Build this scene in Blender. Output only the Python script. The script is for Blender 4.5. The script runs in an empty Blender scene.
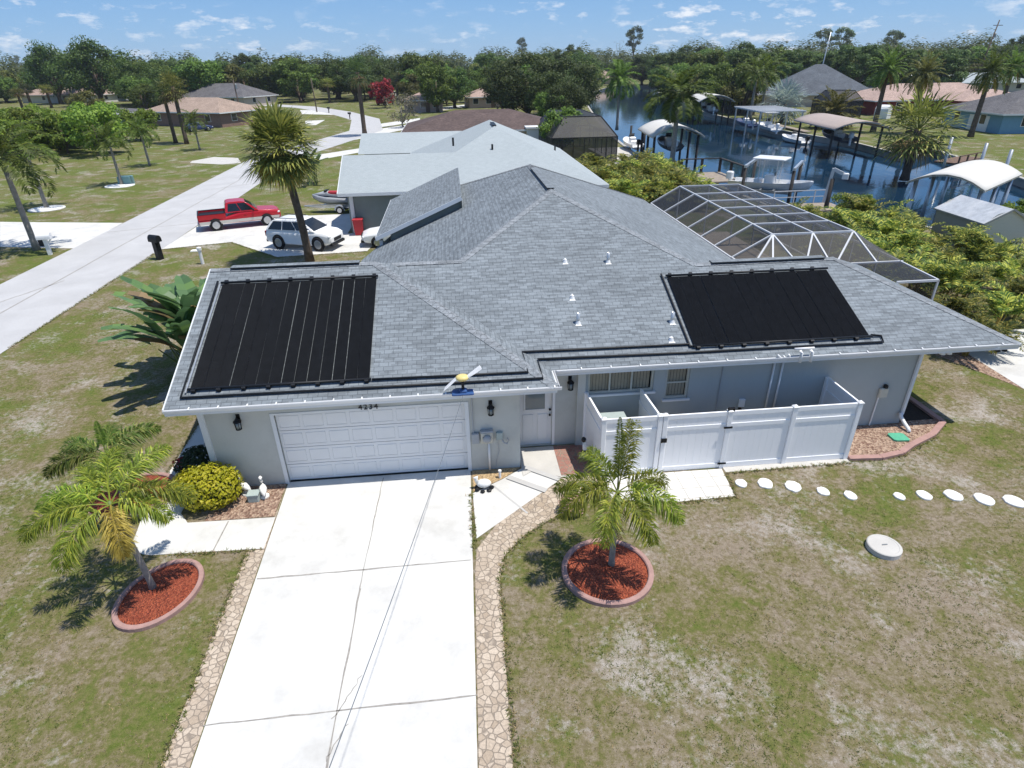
import bpy, math, random
from mathutils import Vector as V, Matrix, noise as mnoise
random.seed(7)
PI = math.pi
sc = bpy.context.scene
COL = sc.collection
R = math.radians

# ------------------------------------------------------------------ camera
F, PITCH, ROLL, YAW, CH = 598.07, 0.491493, -0.0175844, 0.0892922, 9.8579
_fw = V((math.sin(YAW)*math.cos(PITCH), math.cos(YAW)*math.cos(PITCH), -math.sin(PITCH)))
_rt = V((math.cos(YAW), -math.sin(YAW), 0)); _up = _rt.cross(_fw)
_r = _rt*math.cos(ROLL)+_up*math.sin(ROLL); _u = _up*math.cos(ROLL)-_rt*math.sin(ROLL)
CP = V((0, 0, CH))
def G(px, py, z=0.0):
    d = _fw+_r*((px-512)/F)-_u*((py-384)/F); t = (z-CH)/d.z
    return CP+d*t
def PJ(p):
    d = V(p)-CP; z = d.dot(_fw); return 512+F*d.dot(_r)/z, 384-F*d.dot(_u)/z
def ztop(x, y, py):
    a, b = 0.0, 40.0
    for _ in range(30):
        m = (a+b)/2
        if PJ((x, y, m))[1] > py: a = m
        else: b = m
    return a
cam = bpy.data.cameras.new('camera'); co = bpy.data.objects.new('camera', cam); COL.objects.link(co)
cam.sensor_width = 36; cam.lens = F*36/1024; cam.clip_end = 8000; cam.clip_start = 0.05
M4 = Matrix((_r, _u, -_fw)).transposed().to_4x4(); M4.translation = CP
co.matrix_world = M4; sc.camera = co

# ------------------------------------------------------------------ materials
MATS = {}
def _mat(name):
    m = bpy.data.materials.new(name); m.use_nodes = True; MATS[name] = m
    nt = m.node_tree; b = nt.nodes['Principled BSDF']; return m, nt, b
def N(nt, t, **kw):
    n = nt.nodes.new(t)
    for k, v in kw.items():
        if k.startswith('_'): setattr(n, k[1:], v)
        else: n.inputs[k.replace('__', ' ')].default_value = v
    return n
def c4(c): return (c[0], c[1], c[2], 1)
def ramp(nt, fac, stops):
    r = nt.nodes.new('ShaderNodeValToRGB'); e = r.color_ramp.elements
    while len(e) < len(stops): e.new(.5)
    for i, (p, c) in enumerate(stops): e[i].position = p; e[i].color = c4(c) if len(c) == 3 else c
    nt.links.new(fac, r.inputs[0]); return r
def coords(nt, kind='Object'):
    return nt.nodes.new('ShaderNodeTexCoord').outputs[kind]
def noise(nt, co_, scale, detail=5, rough=.6, dist=0):
    n = N(nt, 'ShaderNodeTexNoise', Scale=scale, Detail=detail, Roughness=rough, Distortion=dist)
    nt.links.new(co_, n.inputs['Vector']); return n.outputs['Fac']
def mixc(nt, f, a, b, mode='MIX'):
    m = nt.nodes.new('ShaderNodeMix'); m.data_type = 'RGBA'; m.blend_type = mode
    for i, v in ((0, f), (6, a), (7, b)):
        if hasattr(v, 'links'): nt.links.new(v, m.inputs[i])
        elif i == 0: m.inputs[0].default_value = v
        else: m.inputs[i].default_value = c4(v)
    return m.outputs[2]
def bump(nt, b, h, strength=.3, dist=.02):
    n = N(nt, 'ShaderNodeBump', Strength=strength, Distance=dist); nt.links.new(h, n.inputs['Height']); nt.links.new(n.outputs[0], b.inputs['Normal'])
def mat(name, col, rough=.7, var=.12, scale=6, metal=0, bmp=0, spec=.3, dirt=None):
    m, nt, b = _mat(name); co_ = coords(nt)
    f = noise(nt, co_, scale)
    r = ramp(nt, f, [(.3, [c*(1-var) for c in col]), (.7, [min(1, c*(1+var)) for c in col])])
    out = r.outputs[0]
    if dirt:
        f2 = noise(nt, co_, dirt[1], 8, .7); r2 = ramp(nt, f2, [(.48, (0, 0, 0)), (.75, (1, 1, 1))])
        out = mixc(nt, r2.outputs[0], out, dirt[0])
    nt.links.new(out, b.inputs['Base Color']); b.inputs['Roughness'].default_value = rough
    b.inputs['Metallic'].default_value = metal; b.inputs['Specular IOR Level'].default_value = spec
    if bmp: bump(nt, b, noise(nt, co_, scale*8, 4), bmp)
    return m
def leafmat(name, col, var=.35, trans=.3, rough=.55, hue2=None):
    m, nt, b = _mat(name)
    g = nt.nodes.new('ShaderNodeNewGeometry'); oi = nt.nodes.new('ShaderNodeObjectInfo')
    c2 = hue2 or (col[0]*1.35, col[1]*1.2, col[2]*.9)
    r = ramp(nt, g.outputs['Random Per Island'], [(0, [c*(1-var) for c in col]), (.5, col), (1, [c*(1+var*.6) for c in c2])])
    hs = N(nt, 'ShaderNodeHueSaturation'); nt.links.new(r.outputs[0], hs.inputs['Color'])
    mr = N(nt, 'ShaderNodeMapRange'); mr.inputs['To Min'].default_value = .62; mr.inputs['To Max'].default_value = 1.5
    nt.links.new(oi.outputs['Random'], mr.inputs[0]); nt.links.new(mr.outputs[0], hs.inputs['Value'])
    mr2 = N(nt, 'ShaderNodeMapRange'); mr2.inputs['To Min'].default_value = .475; mr2.inputs['To Max'].default_value = .515
    nt.links.new(oi.outputs['Random'], mr2.inputs[0]); nt.links.new(mr2.outputs[0], hs.inputs['Hue'])
    nt.links.new(hs.outputs[0], b.inputs['Base Color']); b.inputs['Roughness'].default_value = rough; b.inputs['Specular IOR Level'].default_value = .3
    t = nt.nodes.new('ShaderNodeBsdfTranslucent'); nt.links.new(hs.outputs[0], t.inputs[0])
    mx = nt.nodes.new('ShaderNodeMixShader'); mx.inputs[0].default_value = trans
    nt.links.new(b.outputs[0], mx.inputs[1]); nt.links.new(t.outputs[0], mx.inputs[2])
    nt.links.new(mx.outputs[0], nt.nodes['Material Output'].inputs[0]); return m
def shingle(name, ca, cb, cm, stain=.25, lam=(.72, 1.13)):
    m, nt, b = _mat(name); uv = coords(nt, 'UV')
    bt = N(nt, 'ShaderNodeTexBrick', Scale=1.0); bt.inputs['Brick Width'].default_value = .24; bt.inputs['Row Height'].default_value = .145
    bt.inputs['Mortar Size'].default_value = .009; bt.inputs['Mortar Smooth'].default_value = .6; bt.inputs['Bias'].default_value = 0
    bt.inputs['Color1'].default_value = c4(ca); bt.inputs['Color2'].default_value = c4(cb); bt.inputs['Mortar'].default_value = c4(cm)
    nt.links.new(uv, bt.inputs['Vector'])
    # a second, shifted laminate layer gives the broken dashes of architectural shingles
    mp = N(nt, 'ShaderNodeMapping'); mp.inputs['Location'].default_value = (.13, .0, 0); nt.links.new(uv, mp.inputs[0])
    b2 = N(nt, 'ShaderNodeTexBrick', Scale=1.0); b2.inputs['Brick Width'].default_value = .27; b2.inputs['Row Height'].default_value = .0725; b2.offset = .37
    b2.inputs['Mortar Size'].default_value = 0; b2.inputs['Color1'].default_value = (lam[0],)*3+(1,); b2.inputs['Color2'].default_value = (lam[1],)*3+(1,)
    nt.links.new(mp.outputs[0], b2.inputs['Vector'])
    o = mixc(nt, 1, bt.outputs['Color'], b2.outputs['Color'], 'MULTIPLY')
    f = noise(nt, uv, .35, 6, .65); r = ramp(nt, f, [(.35, (1-stain,)*3), (.65, (1+stain*.3,)*3)])
    o = mixc(nt, 1, o, r.outputs[0], 'MULTIPLY')
    f3 = noise(nt, uv, 60, 3, .8); r3 = ramp(nt, f3, [(.3, (.8, .8, .8)), (.7, (1.15, 1.15, 1.15))])
    o = mixc(nt, 1, o, r3.outputs[0], 'MULTIPLY')
    nt.links.new(o, b.inputs['Base Color']); b.inputs['Roughness'].default_value = .85; b.inputs['Specular IOR Level'].default_value = .25
    bump(nt, b, bt.outputs['Fac'], .5, -.012); return m

def build_materials():
    mat('concrete', (.62, .61, .575), .85, .07, 1.6, bmp=.12, dirt=((.46, .445, .41), .6))
    mat('concrete_grey', (.47, .46, .44), .85, .08, .7, bmp=.1, dirt=((.36, .35, .33), .3))
    mat('concrete_old', (.52, .50, .46), .85, .08, 1.5, bmp=.1)
    mat('white_stone', (.78, .77, .73), .8, .06, 8, bmp=.2)
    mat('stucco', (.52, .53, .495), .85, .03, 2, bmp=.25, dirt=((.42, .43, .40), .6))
    mat('stucco_shaded', (.40, .425, .415), .85, .03, 2, bmp=.25)  # same house stucco, toned darker and cooler to paint its deeper shade
    mat('white_paint', (.78, .78, .77), .45, .02, 3)
    mat('vinyl', (.90, .90, .90), .35, .015, 2)
    mat('fascia_white', (.70, .72, .73), .5, .03, 3)
    mat('soffit', (.62, .63, .62), .7, .03, 3)
    mat('joint_dark', (.30, .28, .25), .9, .25, 9)
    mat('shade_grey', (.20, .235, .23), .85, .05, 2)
    mat('black_plastic', (.012, .013, .015), .45, .2, 20)
    mat('black_panel', (.008, .009, .011), .6, .25, 5, spec=.15)
    mat('black_metal', (.02, .02, .022), .4, .2, 20, metal=.6)
    mat('grey_metal', (.33, .35, .36), .4, .1, 10, metal=.7)
    mat('galv', (.55, .57, .58), .35, .08, 10, metal=.6)
    mat('alu_white', (.60, .61, .62), .35, .03, 5)
    mat('bronze_frame', (.03, .028, .026), .5, .1, 5)
    mat('meter_grey', (.36, .38, .40), .5, .08, 12)
    mat('beige_paint', (.55, .53, .45), .5, .06, 12)
    mat('blue_plastic', (.035, .09, .24), .4, .1, 10)
    mat('yellow_plastic', (.68, .55, .22), .4, .1, 12)
    mat('red_plastic', (.42, .03, .04), .45, .1, 8)
    mat('green_plastic', (.10, .40, .25), .5, .1, 12)
    mat('cover_sage', (.36, .42, .40), .7, .08, 8)
    mat('blind_tan', (.36, .31, .225), .7, .08, 8)
    mat('brown_wood', (.16, .10, .07), .75, .25, 6, bmp=.2)
    mat('dock_wood', (.30, .25, .20), .8, .25, 4, bmp=.2)
    mat('piling', (.045, .04, .037), .8, .25, 5)
    mat('wood_pole', (.11, .085, .065), .85, .25, 4)
    mat('canvas_white', (.62, .60, .55), .7, .04, 2)
    mat('canvas_tan', (.40, .33, .29), .7, .06, 2)
    mat('steel_roof', (.46, .48, .50), .45, .15, 4, dirt=((.62, .62, .62), 1.2))
    mat('shed_tan', (.47, .44, .37), .6, .04, 3)
    mat('shed_grey', (.30, .30, .28), .6, .05, 3)
    mat('boat_white', (.80, .80, .79), .25, .03, 3)
    mat('boat_dark', (.03, .035, .05), .3, .1, 3)
    mat('car_white', (.87, .87, .86), .2, .01, 2, spec=.5)
    mat('car_red', (.42, .012, .022), .22, .03, 2, spec=.5)
    mat('car_silver', (.55, .53, .49), .3, .05, 2, metal=.3)
    mat('car_green', (.18, .32, .32), .3, .05, 2)
    mat('car_blue', (.04, .06, .14), .3, .05, 2)
    mat('tyre', (.014, .014, .015), .85, .2, 15)
    mat('rim', (.50, .51, .52), .3, .1, 15, metal=.8)
    mat('headlight', (.75, .77, .78), .1, .03, 9)
    mat('taillight', (.35, .01, .01), .2, .05, 9)
    mat('trunk_grey', (.27, .25, .22), .9, .25, 7, bmp=.4)
    mat('trunk_brown', (.12, .09, .07), .95, .35, 5, bmp=.6)
    mat('crownshaft', (.16, .21, .07), .5, .15, 4)
    mat('wall_tan', (.50, .43, .36), .85, .05, 2)
    mat('wall_pink', (.45, .33, .28), .85, .05, 2)
    mat('wall_red', (.20, .035, .035), .85, .08, 2)
    mat('wall_blue', (.17, .33, .45), .85, .05, 2)
    mat('wall_brick', (.25, .16, .13), .85, .15, 5)
    mat('wall_white', (.68, .68, .66), .8, .05, 2)
    mat('roof_white', (.78, .78, .77), .6, .03, 2)
    mat('ring_concrete', (.38, .235, .205), .9, .12, 6, bmp=.3)
    mat('patio_tan', (.40, .34, .27), .85, .12, 1.5, bmp=.1)
    mat('seawall', (.42, .40, .36), .9, .15, 1, bmp=.2)
    mat('eave_shade', (.035, .026, .02), .95, .3, 12, bmp=.4)  # near-black colour standing in for shadow under the right eave
    mat('pink_flower', (.60, .36, .30), .7, .2, 20)
    mat('house_black', (.015, .015, .015), .5, .1, 9)
    # glass that reads dark by day
    for nm, c in (('glass', (.02, .026, .03)), ('glass_pale', (.20, .24, .25)), ('car_glass', (.012, .016, .02))):
        m, nt, b = _mat(nm); b.inputs['Base Color'].default_value = c4(c); b.inputs['Roughness'].default_value = .06; b.inputs['Specular IOR Level'].default_value = .6
    # leaves
    leafmat('leaf_dark', (.075, .13, .03), .4, .42); leafmat('leaf_mid', (.12, .19, .04), .4, .42); leafmat('leaf_bright', (.15, .225, .035), .4, .42)
    leafmat('leaf_olive', (.155, .175, .05), .4, .4); leafmat('leaf_pine', (.095, .15, .05), .4, .4); leafmat('leaf_grey', (.15, .145, .105)); leafmat('leaf_silver', (.26, .33, .33))
    leafmat('leaf_red', (.22, .025, .05)); leafmat('leaf_far', (.105, .155, .055), .4, .4)
    leafmat('palm_green', (.10, .16, .03), .4, .35); leafmat('palm_dark', (.065, .10, .035), .4, .3); leafmat('palm_olive', (.15, .175, .04), .45, .3, hue2=(.28, .26, .06))
    leafmat('palm_dead', (.24, .17, .10)); leafmat('palm_gold', (.32, .235, .05), hue2=(.4, .30, .08))
    leafmat('foxtail_leaf', (.22, .30, .045), .4, .45, .45, hue2=(.44, .45, .07)); leafmat('foxtail_deep', (.13, .22, .045), .4, .4, hue2=(.30, .30, .08))
    leafmat('areca_leaf', (.105, .175, .03), .6, .4, hue2=(.46, .43, .08)); leafmat('banana_leaf', (.085, .145, .06), .3, .3, .35)
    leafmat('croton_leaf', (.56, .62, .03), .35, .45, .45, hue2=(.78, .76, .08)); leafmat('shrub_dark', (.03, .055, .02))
    leafmat('grass_blade', (.13, .17, .035), .5, .5, hue2=(.24, .23, .08)); leafmat('grass_dry', (.33, .28, .17), .4, .5)
    # palm trunk rings
    # shingles
    shingle('shingle_ours', (.212, .238, .256), (.236, .264, .284), (.125, .143, .157), .12)
    shingle('shingle_cap', (.24, .262, .28), (.28, .30, .318), (.17, .185, .2), .08)
    shingle('shingle_light', (.355, .395, .405), (.385, .425, .435), (.32, .355, .365), .03, (.97, 1.02))
    shingle('shingle_brown', (.115, .082, .074), (.155, .112, .10), (.08, .06, .055))
    shingle('shingle_grey', (.13, .125, .13), (.18, .172, .175), (.09, .09, .09))
    shingle('shingle_slate', (.105, .12, .14), (.14, .155, .175), (.07, .08, .09))
    shingle('shingle_pink', (.42, .30, .25), (.50, .37, .31), (.30, .21, .18), .15)
    shingle('shingle_tan', (.36, .27, .21), (.44, .33, .26), (.28, .2, .16), .15)
    # screen mesh of pool cages
    for nm, a, c in (('screen', .58, (.03, .031, .034)), ('screen_dark', .72, (.03, .03, .032))):
        m, nt, b = _mat(nm); b.inputs['Base Color'].default_value = c4(c); b.inputs['Roughness'].default_value = .6
        t = nt.nodes.new('ShaderNodeBsdfTransparent'); mx = nt.nodes.new('ShaderNodeMixShader'); mx.inputs[0].default_value = a
        nt.links.new(t.outputs[0], mx.inputs[1]); nt.links.new(b.outputs[0], mx.inputs[2]); nt.links.new(mx.outputs[0], nt.nodes['Material Output'].inputs[0])
    # lantern glass
    # ground ----------------------------------------------------------
    m, nt, b = _mat('lawn'); co_ = coords(nt)
    f1 = noise(nt, co_, .22, 4, .55, .5); f2 = noise(nt, co_, 1.3, 6, .65, .4); f3 = noise(nt, co_, 9, 6, .75); f4 = noise(nt, co_, 45, 4, .8)
    green = ramp(nt, f3, [(.25, (.068, .096, .019)), (.75, (.155, .180, .042))]).outputs[0]
    olive = ramp(nt, f3, [(.25, (.115, .100, .040)), (.75, (.205, .180, .082))]).outputs[0]
    dry = ramp(nt, f3, [(.3, (.175, .135, .09)), (.7, (.31, .26, .20))]).outputs[0]
    sand = ramp(nt, f4, [(.3, (.29, .255, .22)), (.7, (.46, .42, .375))]).outputs[0]
    ma = nt.nodes.new('ShaderNodeMath'); ma.operation = 'ADD'; nt.links.new(f1, ma.inputs[0]); nt.links.new(f2, ma.inputs[1])
    mb = nt.nodes.new('ShaderNodeMath'); mb.operation = 'MULTIPLY_ADD'; nt.links.new(f3, mb.inputs[0]); mb.inputs[1].default_value = .75; nt.links.new(ma.outputs[0], mb.inputs[2])
    f7 = noise(nt, co_, 3.2, 7, .72, .3); mb0 = nt.nodes.new('ShaderNodeMath'); mb0.operation = 'MULTIPLY_ADD'; nt.links.new(f7, mb0.inputs[0]); mb0.inputs[1].default_value = .55; nt.links.new(mb.outputs[0], mb0.inputs[2]); mb = mb0
    vd = nt.nodes.new('ShaderNodeVectorMath'); vd.operation = 'DISTANCE'; nt.links.new(co_, vd.inputs[0]); vd.inputs[1].default_value = (5.2, 6.3, 0); wr = N(nt, 'ShaderNodeMapRange'); nt.links.new(vd.outputs['Value'], wr.inputs[0]); wr.inputs[1].default_value = 1; wr.inputs[2].default_value = 6; wr.inputs[3].default_value = .09; wr.inputs[4].default_value = 0
    mbw = nt.nodes.new('ShaderNodeMath'); mbw.operation = 'ADD'; nt.links.new(mb.outputs[0], mbw.inputs[0]); nt.links.new(wr.outputs[0], mbw.inputs[1]); mb = mbw
    sxy = nt.nodes.new('ShaderNodeSeparateXYZ'); nt.links.new(co_, sxy.inputs[0]); far = N(nt, 'ShaderNodeMapRange'); nt.links.new(sxy.outputs['Y'], far.inputs[0]); far.inputs[1].default_value = 16; far.inputs[2].default_value = 60; far.inputs[4].default_value = -.16
    mb2 = nt.nodes.new('ShaderNodeMath'); mb2.operation = 'ADD'; nt.links.new(mb.outputs[0], mb2.inputs[0]); nt.links.new(far.outputs[0], mb2.inputs[1]); mb = mb2
    k1 = ramp(nt, mb.outputs[0], [(0, (0, 0, 0)), (1, (1, 1, 1))])
    mr = N(nt, 'ShaderNodeMapRange'); nt.links.new(mb.outputs[0], mr.inputs[0]); mr.inputs[1].default_value = 1.40; mr.inputs[2].default_value = 1.66
    mr2 = N(nt, 'ShaderNodeMapRange'); nt.links.new(mb.outputs[0], mr2.inputs[0]); mr2.inputs[1].default_value = 1.60; mr2.inputs[2].default_value = 1.86
    mc = nt.nodes.new('ShaderNodeMath'); mc.operation = 'MULTIPLY_ADD'; f5 = noise(nt, co_, .45, 5, .6, .8); f6 = noise(nt, co_, 6.5, 7, .75)
    nt.links.new(f6, mc.inputs[0]); mc.inputs[1].default_value = .9; nt.links.new(f5, mc.inputs[2])
    mr3 = N(nt, 'ShaderNodeMapRange'); nt.links.new(mc.outputs[0], mr3.inputs[0]); mr3.inputs[1].default_value = 1.0; mr3.inputs[2].default_value = 1.2
    o = mixc(nt, mr.outputs[0], green, olive); o = mixc(nt, mr2.outputs[0], o, dry); o = mixc(nt, mr3.outputs[0], o, sand)
    spk = ramp(nt, f4, [(.3, (.70, .70, .68)), (.5, (1, 1, 1)), (.7, (1.25, 1.24, 1.2))]).outputs[0]
    o = mixc(nt, 1, o, spk, 'MULTIPLY')
    nt.links.new(o, b.inputs['Base Color']); b.inputs['Roughness'].default_value = .95; b.inputs['Specular IOR Level'].default_value = .1
    bump(nt, b, f4, .6, .03)
    # road: pale weathered asphalt/concrete
    m, nt, b = _mat('road'); co_ = coords(nt)
    f = noise(nt, co_, .5, 6, .6, .3); g = noise(nt, co_, 25, 4, .8)
    o = ramp(nt, f, [(.3, (.42, .415, .41)), (.7, (.50, .495, .49))]).outputs[0]
    o = mixc(nt, 1, o, ramp(nt, g, [(.3, (.88, .88, .88)), (.7, (1.08, 1.08, 1.08))]).outputs[0], 'MULTIPLY')
    nt.links.new(o, b.inputs['Base Color']); b.inputs['Roughness'].default_value = .9
    # mulch / rock beds (voronoi chips)
    for nm, ca, cb, sc_ in (('mulch', (.24, .042, .018), (.47, .115, .05), 30), ('rocks', (.20, .11, .075), (.50, .36, .26), 16), ('cobble', (.38, .30, .22), (.54, .45, .35), 7.6),
                            ('brick_red', (.28, .13, .10), (.40, .21, .16), 6), ('rock_tan', (.40, .27, .14), (.55, .40, .22), 14)):
        m, nt, b = _mat(nm); co_ = coords(nt)
        v = N(nt, 'ShaderNodeTexVoronoi', Scale=sc_); nt.links.new(co_, v.inputs['Vector'])
        sx = nt.nodes.new('ShaderNodeSeparateColor'); nt.links.new(v.outputs['Color'], sx.inputs[0])
        o = mixc(nt, sx.outputs[0], ca, cb)
        if nm in ('cobble', 'brick_red'):
            ve = N(nt, 'ShaderNodeTexVoronoi', Scale=sc_); ve.feature = 'DISTANCE_TO_EDGE'; nt.links.new(co_, ve.inputs['Vector'])
            e = ramp(nt, ve.outputs['Distance'], [(.02, (0, 0, 0)), (.075, (1, 1, 1))])
            o = mixc(nt, e.outputs[0], (.27, .22, .17), o); bump(nt, b, e.outputs[0], .6, .02)
        else: bump(nt, b, v.outputs['Distance'], 1, .06)
        n2 = noise(nt, co_, 30, 3, .7); o = mixc(nt, 1, o, ramp(nt, n2, [(.3, (.8, .8, .8)), (.7, (1.15, 1.15, 1.15))]).outputs[0], 'MULTIPLY')
        nt.links.new(o, b.inputs['Base Color']); b.inputs['Roughness'].default_value = .9
    # pavers
    m, nt, b = _mat('pavers'); co_ = coords(nt)
    bt = N(nt, 'ShaderNodeTexBrick', Scale=1); bt.offset = .0
    for k, v in (('Brick Width', .46), ('Row Height', .4), ('Mortar Size', .012)): bt.inputs[k].default_value = v
    bt.inputs['Color1'].default_value = (.70, .68, .63, 1); bt.inputs['Color2'].default_value = (.62, .60, .56, 1); bt.inputs['Mortar'].default_value = (.40, .37, .32, 1)
    nt.links.new(co_, bt.inputs['Vector']); nt.links.new(bt.outputs['Color'], b.inputs['Base Color']); b.inputs['Roughness'].default_value = .85
    # water
    m, nt, b = _mat('water'); co_ = coords(nt)
    b.inputs['Base Color'].default_value = (.008, .030, .060, 1); b.inputs['Roughness'].default_value = .05; b.inputs['IOR'].default_value = 1.33; b.inputs['Specular IOR Level'].default_value = .5
    mp = N(nt, 'ShaderNodeMapping'); mp.inputs['Scale'].default_value = (1.5, .8, 1); nt.links.new(co_, mp.inputs[0])
    bump(nt, b, noise(nt, mp.outputs[0], .7, 4, .5), .075, .15)
    # lap siding
    m, nt, b = _mat('siding'); co_ = coords(nt, 'UV')
    w = N(nt, 'ShaderNodeTexWave', Scale=4.2); w.wave_profile = 'SAW'; w.bands_direction = 'Y'; nt.links.new(co_, w.inputs['Vector'])
    o = ramp(nt, w.outputs['Fac'], [(.0, (.42, .39, .33)), (.12, (.66, .62, .53)), (1, (.70, .66, .56))]).outputs[0]
    nt.links.new(o, b.inputs['Base Color']); bump(nt, b, w.outputs['Fac'], .4, .03); b.inputs['Roughness'].default_value = .6
build_materials()

# ------------------------------------------------------------------ mesh builder
class MB:
    def __init__(s): s.v = []; s.f = []; s.mi = []; s.m = 0; s.n = []
    def add(s, vs, fs):
        o = len(s.v); s.v += [tuple(x) for x in vs]
        for f in fs: s.f.append([i+o for i in f]); s.mi.append(s.m)
    def poly(s, pts): s.add(pts, [list(range(len(pts)))])
    def box(s, x0, y0, z0, x1, y1, z1):
        s.add([(x0, y0, z0), (x1, y0, z0), (x1, y1, z0), (x0, y1, z0), (x0, y0, z1), (x1, y0, z1), (x1, y1, z1), (x0, y1, z1)],
              [(0, 3, 2, 1), (4, 5, 6, 7), (0, 1, 5, 4), (1, 2, 6, 5), (2, 3, 7, 6), (3, 0, 4, 7)])
    def bbox(s, x0, y0, z0, x1, y1, z1, b=.02):   # box with chamfered vertical and top edges
        r = []
        for z, i in ((z0, 0), (z1-b, 0), (z1, b)):
            a0, a1, c0, c1 = x0+i, x1-i, y0+i, y1-i
            r.append([(a0+b, c0, z), (a1-b, c0, z), (a1, c0+b, z), (a1, c1-b, z), (a1-b, c1, z), (a0+b, c1, z), (a0, c1-b, z), (a0, c0+b, z)])
        s.rings(r, True, True)
    def rings(s, rs, cap0=True, cap1=True, closed=True):
        n = len(rs[0]); vs = [p for r in rs for p in r]; fs = []
        for k in range(len(rs)-1):
            for i in range(n if closed else n-1):
                j = (i+1) % n; fs.append((k*n+i, k*n+j, (k+1)*n+j, (k+1)*n+i))
        if cap0: fs.append(tuple(reversed(range(n))))
        if cap1: fs.append(tuple((len(rs)-1)*n+i for i in range(n)))
        s.add(vs, fs)
    def tube(s, path, r, n=8, caps=True):
        path = [V(p) for p in path]; rs = []
        for i, p in enumerate(path):
            t = (path[min(i+1, len(path)-1)]-path[max(i-1, 0)]).normalized()
            a = t.cross(V((0, 0, 1))) if abs(t.z) < .95 else t.cross(V((1, 0, 0)))
            a.normalize(); b = t.cross(a); q = r[i] if isinstance(r, (list, tuple)) else r
            rs.append([tuple(p+a*(q*math.cos(2*PI*k/n))+b*(q*math.sin(2*PI*k/n))) for k in range(n)])
        s.rings(rs, caps, caps)
    def beam(s, p0, p1, w, h, up=(0, 0, 1)):
        p0, p1 = V(p0), V(p1); t = (p1-p0).normalized(); a = t.cross(V(up))
        if a.length < 1e-3: a = t.cross(V((1, 0, 0)))
        a.normalize(); b = a.cross(t); a *= w/2; b *= h/2
        s.rings([[tuple(p-a-b), tuple(p+a-b), tuple(p+a+b), tuple(p-a+b)] for p in (p0, p1)])
    def lathe(s, prof, n=16, c=(0, 0, 0), sx=1, sy=1):
        s.rings([[(c[0]+r*sx*math.cos(2*PI*k/n), c[1]+r*sy*math.sin(2*PI*k/n), c[2]+z) for k in range(n)] for r, z in prof])
    def prism(s, pts, z0, z1):
        s.rings([[(p[0], p[1], z0) for p in pts], [(p[0], p[1], z1) for p in pts]])
    def sheet(s, pts, z): s.poly([(p[0], p[1], z) for p in pts])
    def blob(s, c, r, n=10, m=7, j=.1):
        rs = []
        for k in range(1, m):
            a = PI*k/m; ring = []
            for i in range(n):
                q = 1+random.uniform(-j, j)
                ring.append((c[0]+r[0]*q*math.sin(a)*math.cos(2*PI*i/n), c[1]+r[1]*q*math.sin(a)*math.sin(2*PI*i/n), c[2]-r[2]*q*math.cos(a)))
            rs.append(ring)
        s.rings(rs)
    def mesh(s, name, mats, smooth=False, uv=True):
        me = bpy.data.meshes.new(name); me.from_pydata(s.v, [], s.f)
        mats = [mats] if isinstance(mats, str) else mats
        for m in mats: me.materials.append(MATS[m])
        if len(mats) > 1: me.polygons.foreach_set('material_index', s.mi)
        if smooth: me.polygons.foreach_set('use_smooth', [True]*len(me.polygons))
        me.update()
        if uv and len(me.polygons) < 4000:
            L = me.uv_layers.new(name='UVMap').data
            for p in me.polygons:
                n = p.normal
                u = V((0, 0, 1)).cross(n) if abs(n.z) < .999 else V((1, 0, 0))
                u.normalize(); w = n.cross(u)
                for li in p.loop_indices:
                    q = me.vertices[me.loops[li].vertex_index].co; L[li].uv = (q.dot(u), q.dot(w))
        return me
    def build(s, name, mats, parent=None, smooth=False, loc=None, rot=0, uv=True):
        o = bpy.data.objects.new(name, s.mesh(name, mats, smooth, uv)); COL.objects.link(o)
        if parent: o.parent = parent
        if loc: o.location = loc
        if rot: o.rotation_euler.z = rot
        return o
def tag(o, label, cat, group=None, kind=None):
    if label: o['label'] = label
    if cat: o['category'] = cat
    if group: o['group'] = group
    if kind: o['kind'] = kind
    return o
def empty(name, loc, label, cat, group=None, rot=0):
    o = bpy.data.objects.new(name, None); COL.objects.link(o); o.location = loc; o.rotation_euler.z = rot
    return tag(o, label, cat, group)
def struct(o): o['kind'] = 'structure'; return o
def link(name, me, parent=None, loc=None, rot=0, scale=None):
    o = bpy.data.objects.new(name, me); COL.objects.link(o)
    if parent: o.parent = parent
    if loc: o.location = loc
    if rot: o.rotation_euler.z = rot
    if scale: o.scale = scale
    return o
def dup(o, loc, rot=0, label=None, scale=1.0, group=None):
    c = o.copy(); COL.objects.link(c); c.location = loc; c.rotation_euler = (0, 0, rot); c.scale = (scale,)*3 if not isinstance(scale, tuple) else scale
    if label: c['label'] = label
    if group: c['group'] = group
    for ch in list(o.children):
        d = ch.copy(); COL.objects.link(d); d.parent = c
        for g in list(ch.children):
            e = g.copy(); COL.objects.link(e); e.parent = d
    return c

# ------------------------------------------------------------------ world, sun
TS = V((.83, -.25, 2.55)).normalized()
w = bpy.data.worlds.new('World'); sc.world = w; w.use_nodes = True; nt = w.node_tree
sky = nt.nodes.new('ShaderNodeTexSky'); sky.sky_type = 'NISHITA'; sky.sun_disc = False
sky.sun_elevation = math.asin(TS.z); sky.sun_rotation = math.atan2(TS.x, TS.y); sky.air_density = 1.0; sky.dust_density = .35; sky.ozone_density = 2.5
bg = nt.nodes['Background']; bg.inputs[1].default_value = .10
tc = nt.nodes.new('ShaderNodeTexCoord')
mp = N(nt, 'ShaderNodeMapping'); mp.inputs['Scale'].default_value = (16, 16, 48); nt.links.new(tc.outputs['Generated'], mp.inputs[0])
nz = N(nt, 'ShaderNodeTexNoise', Scale=1.7, Detail=7, Roughness=.62); nt.links.new(mp.outputs[0], nz.inputs['Vector'])
rp = ramp(nt, nz.outputs['Fac'], [(.53, (0, 0, 0)), (.67, (.85, .85, .85))])
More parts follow.
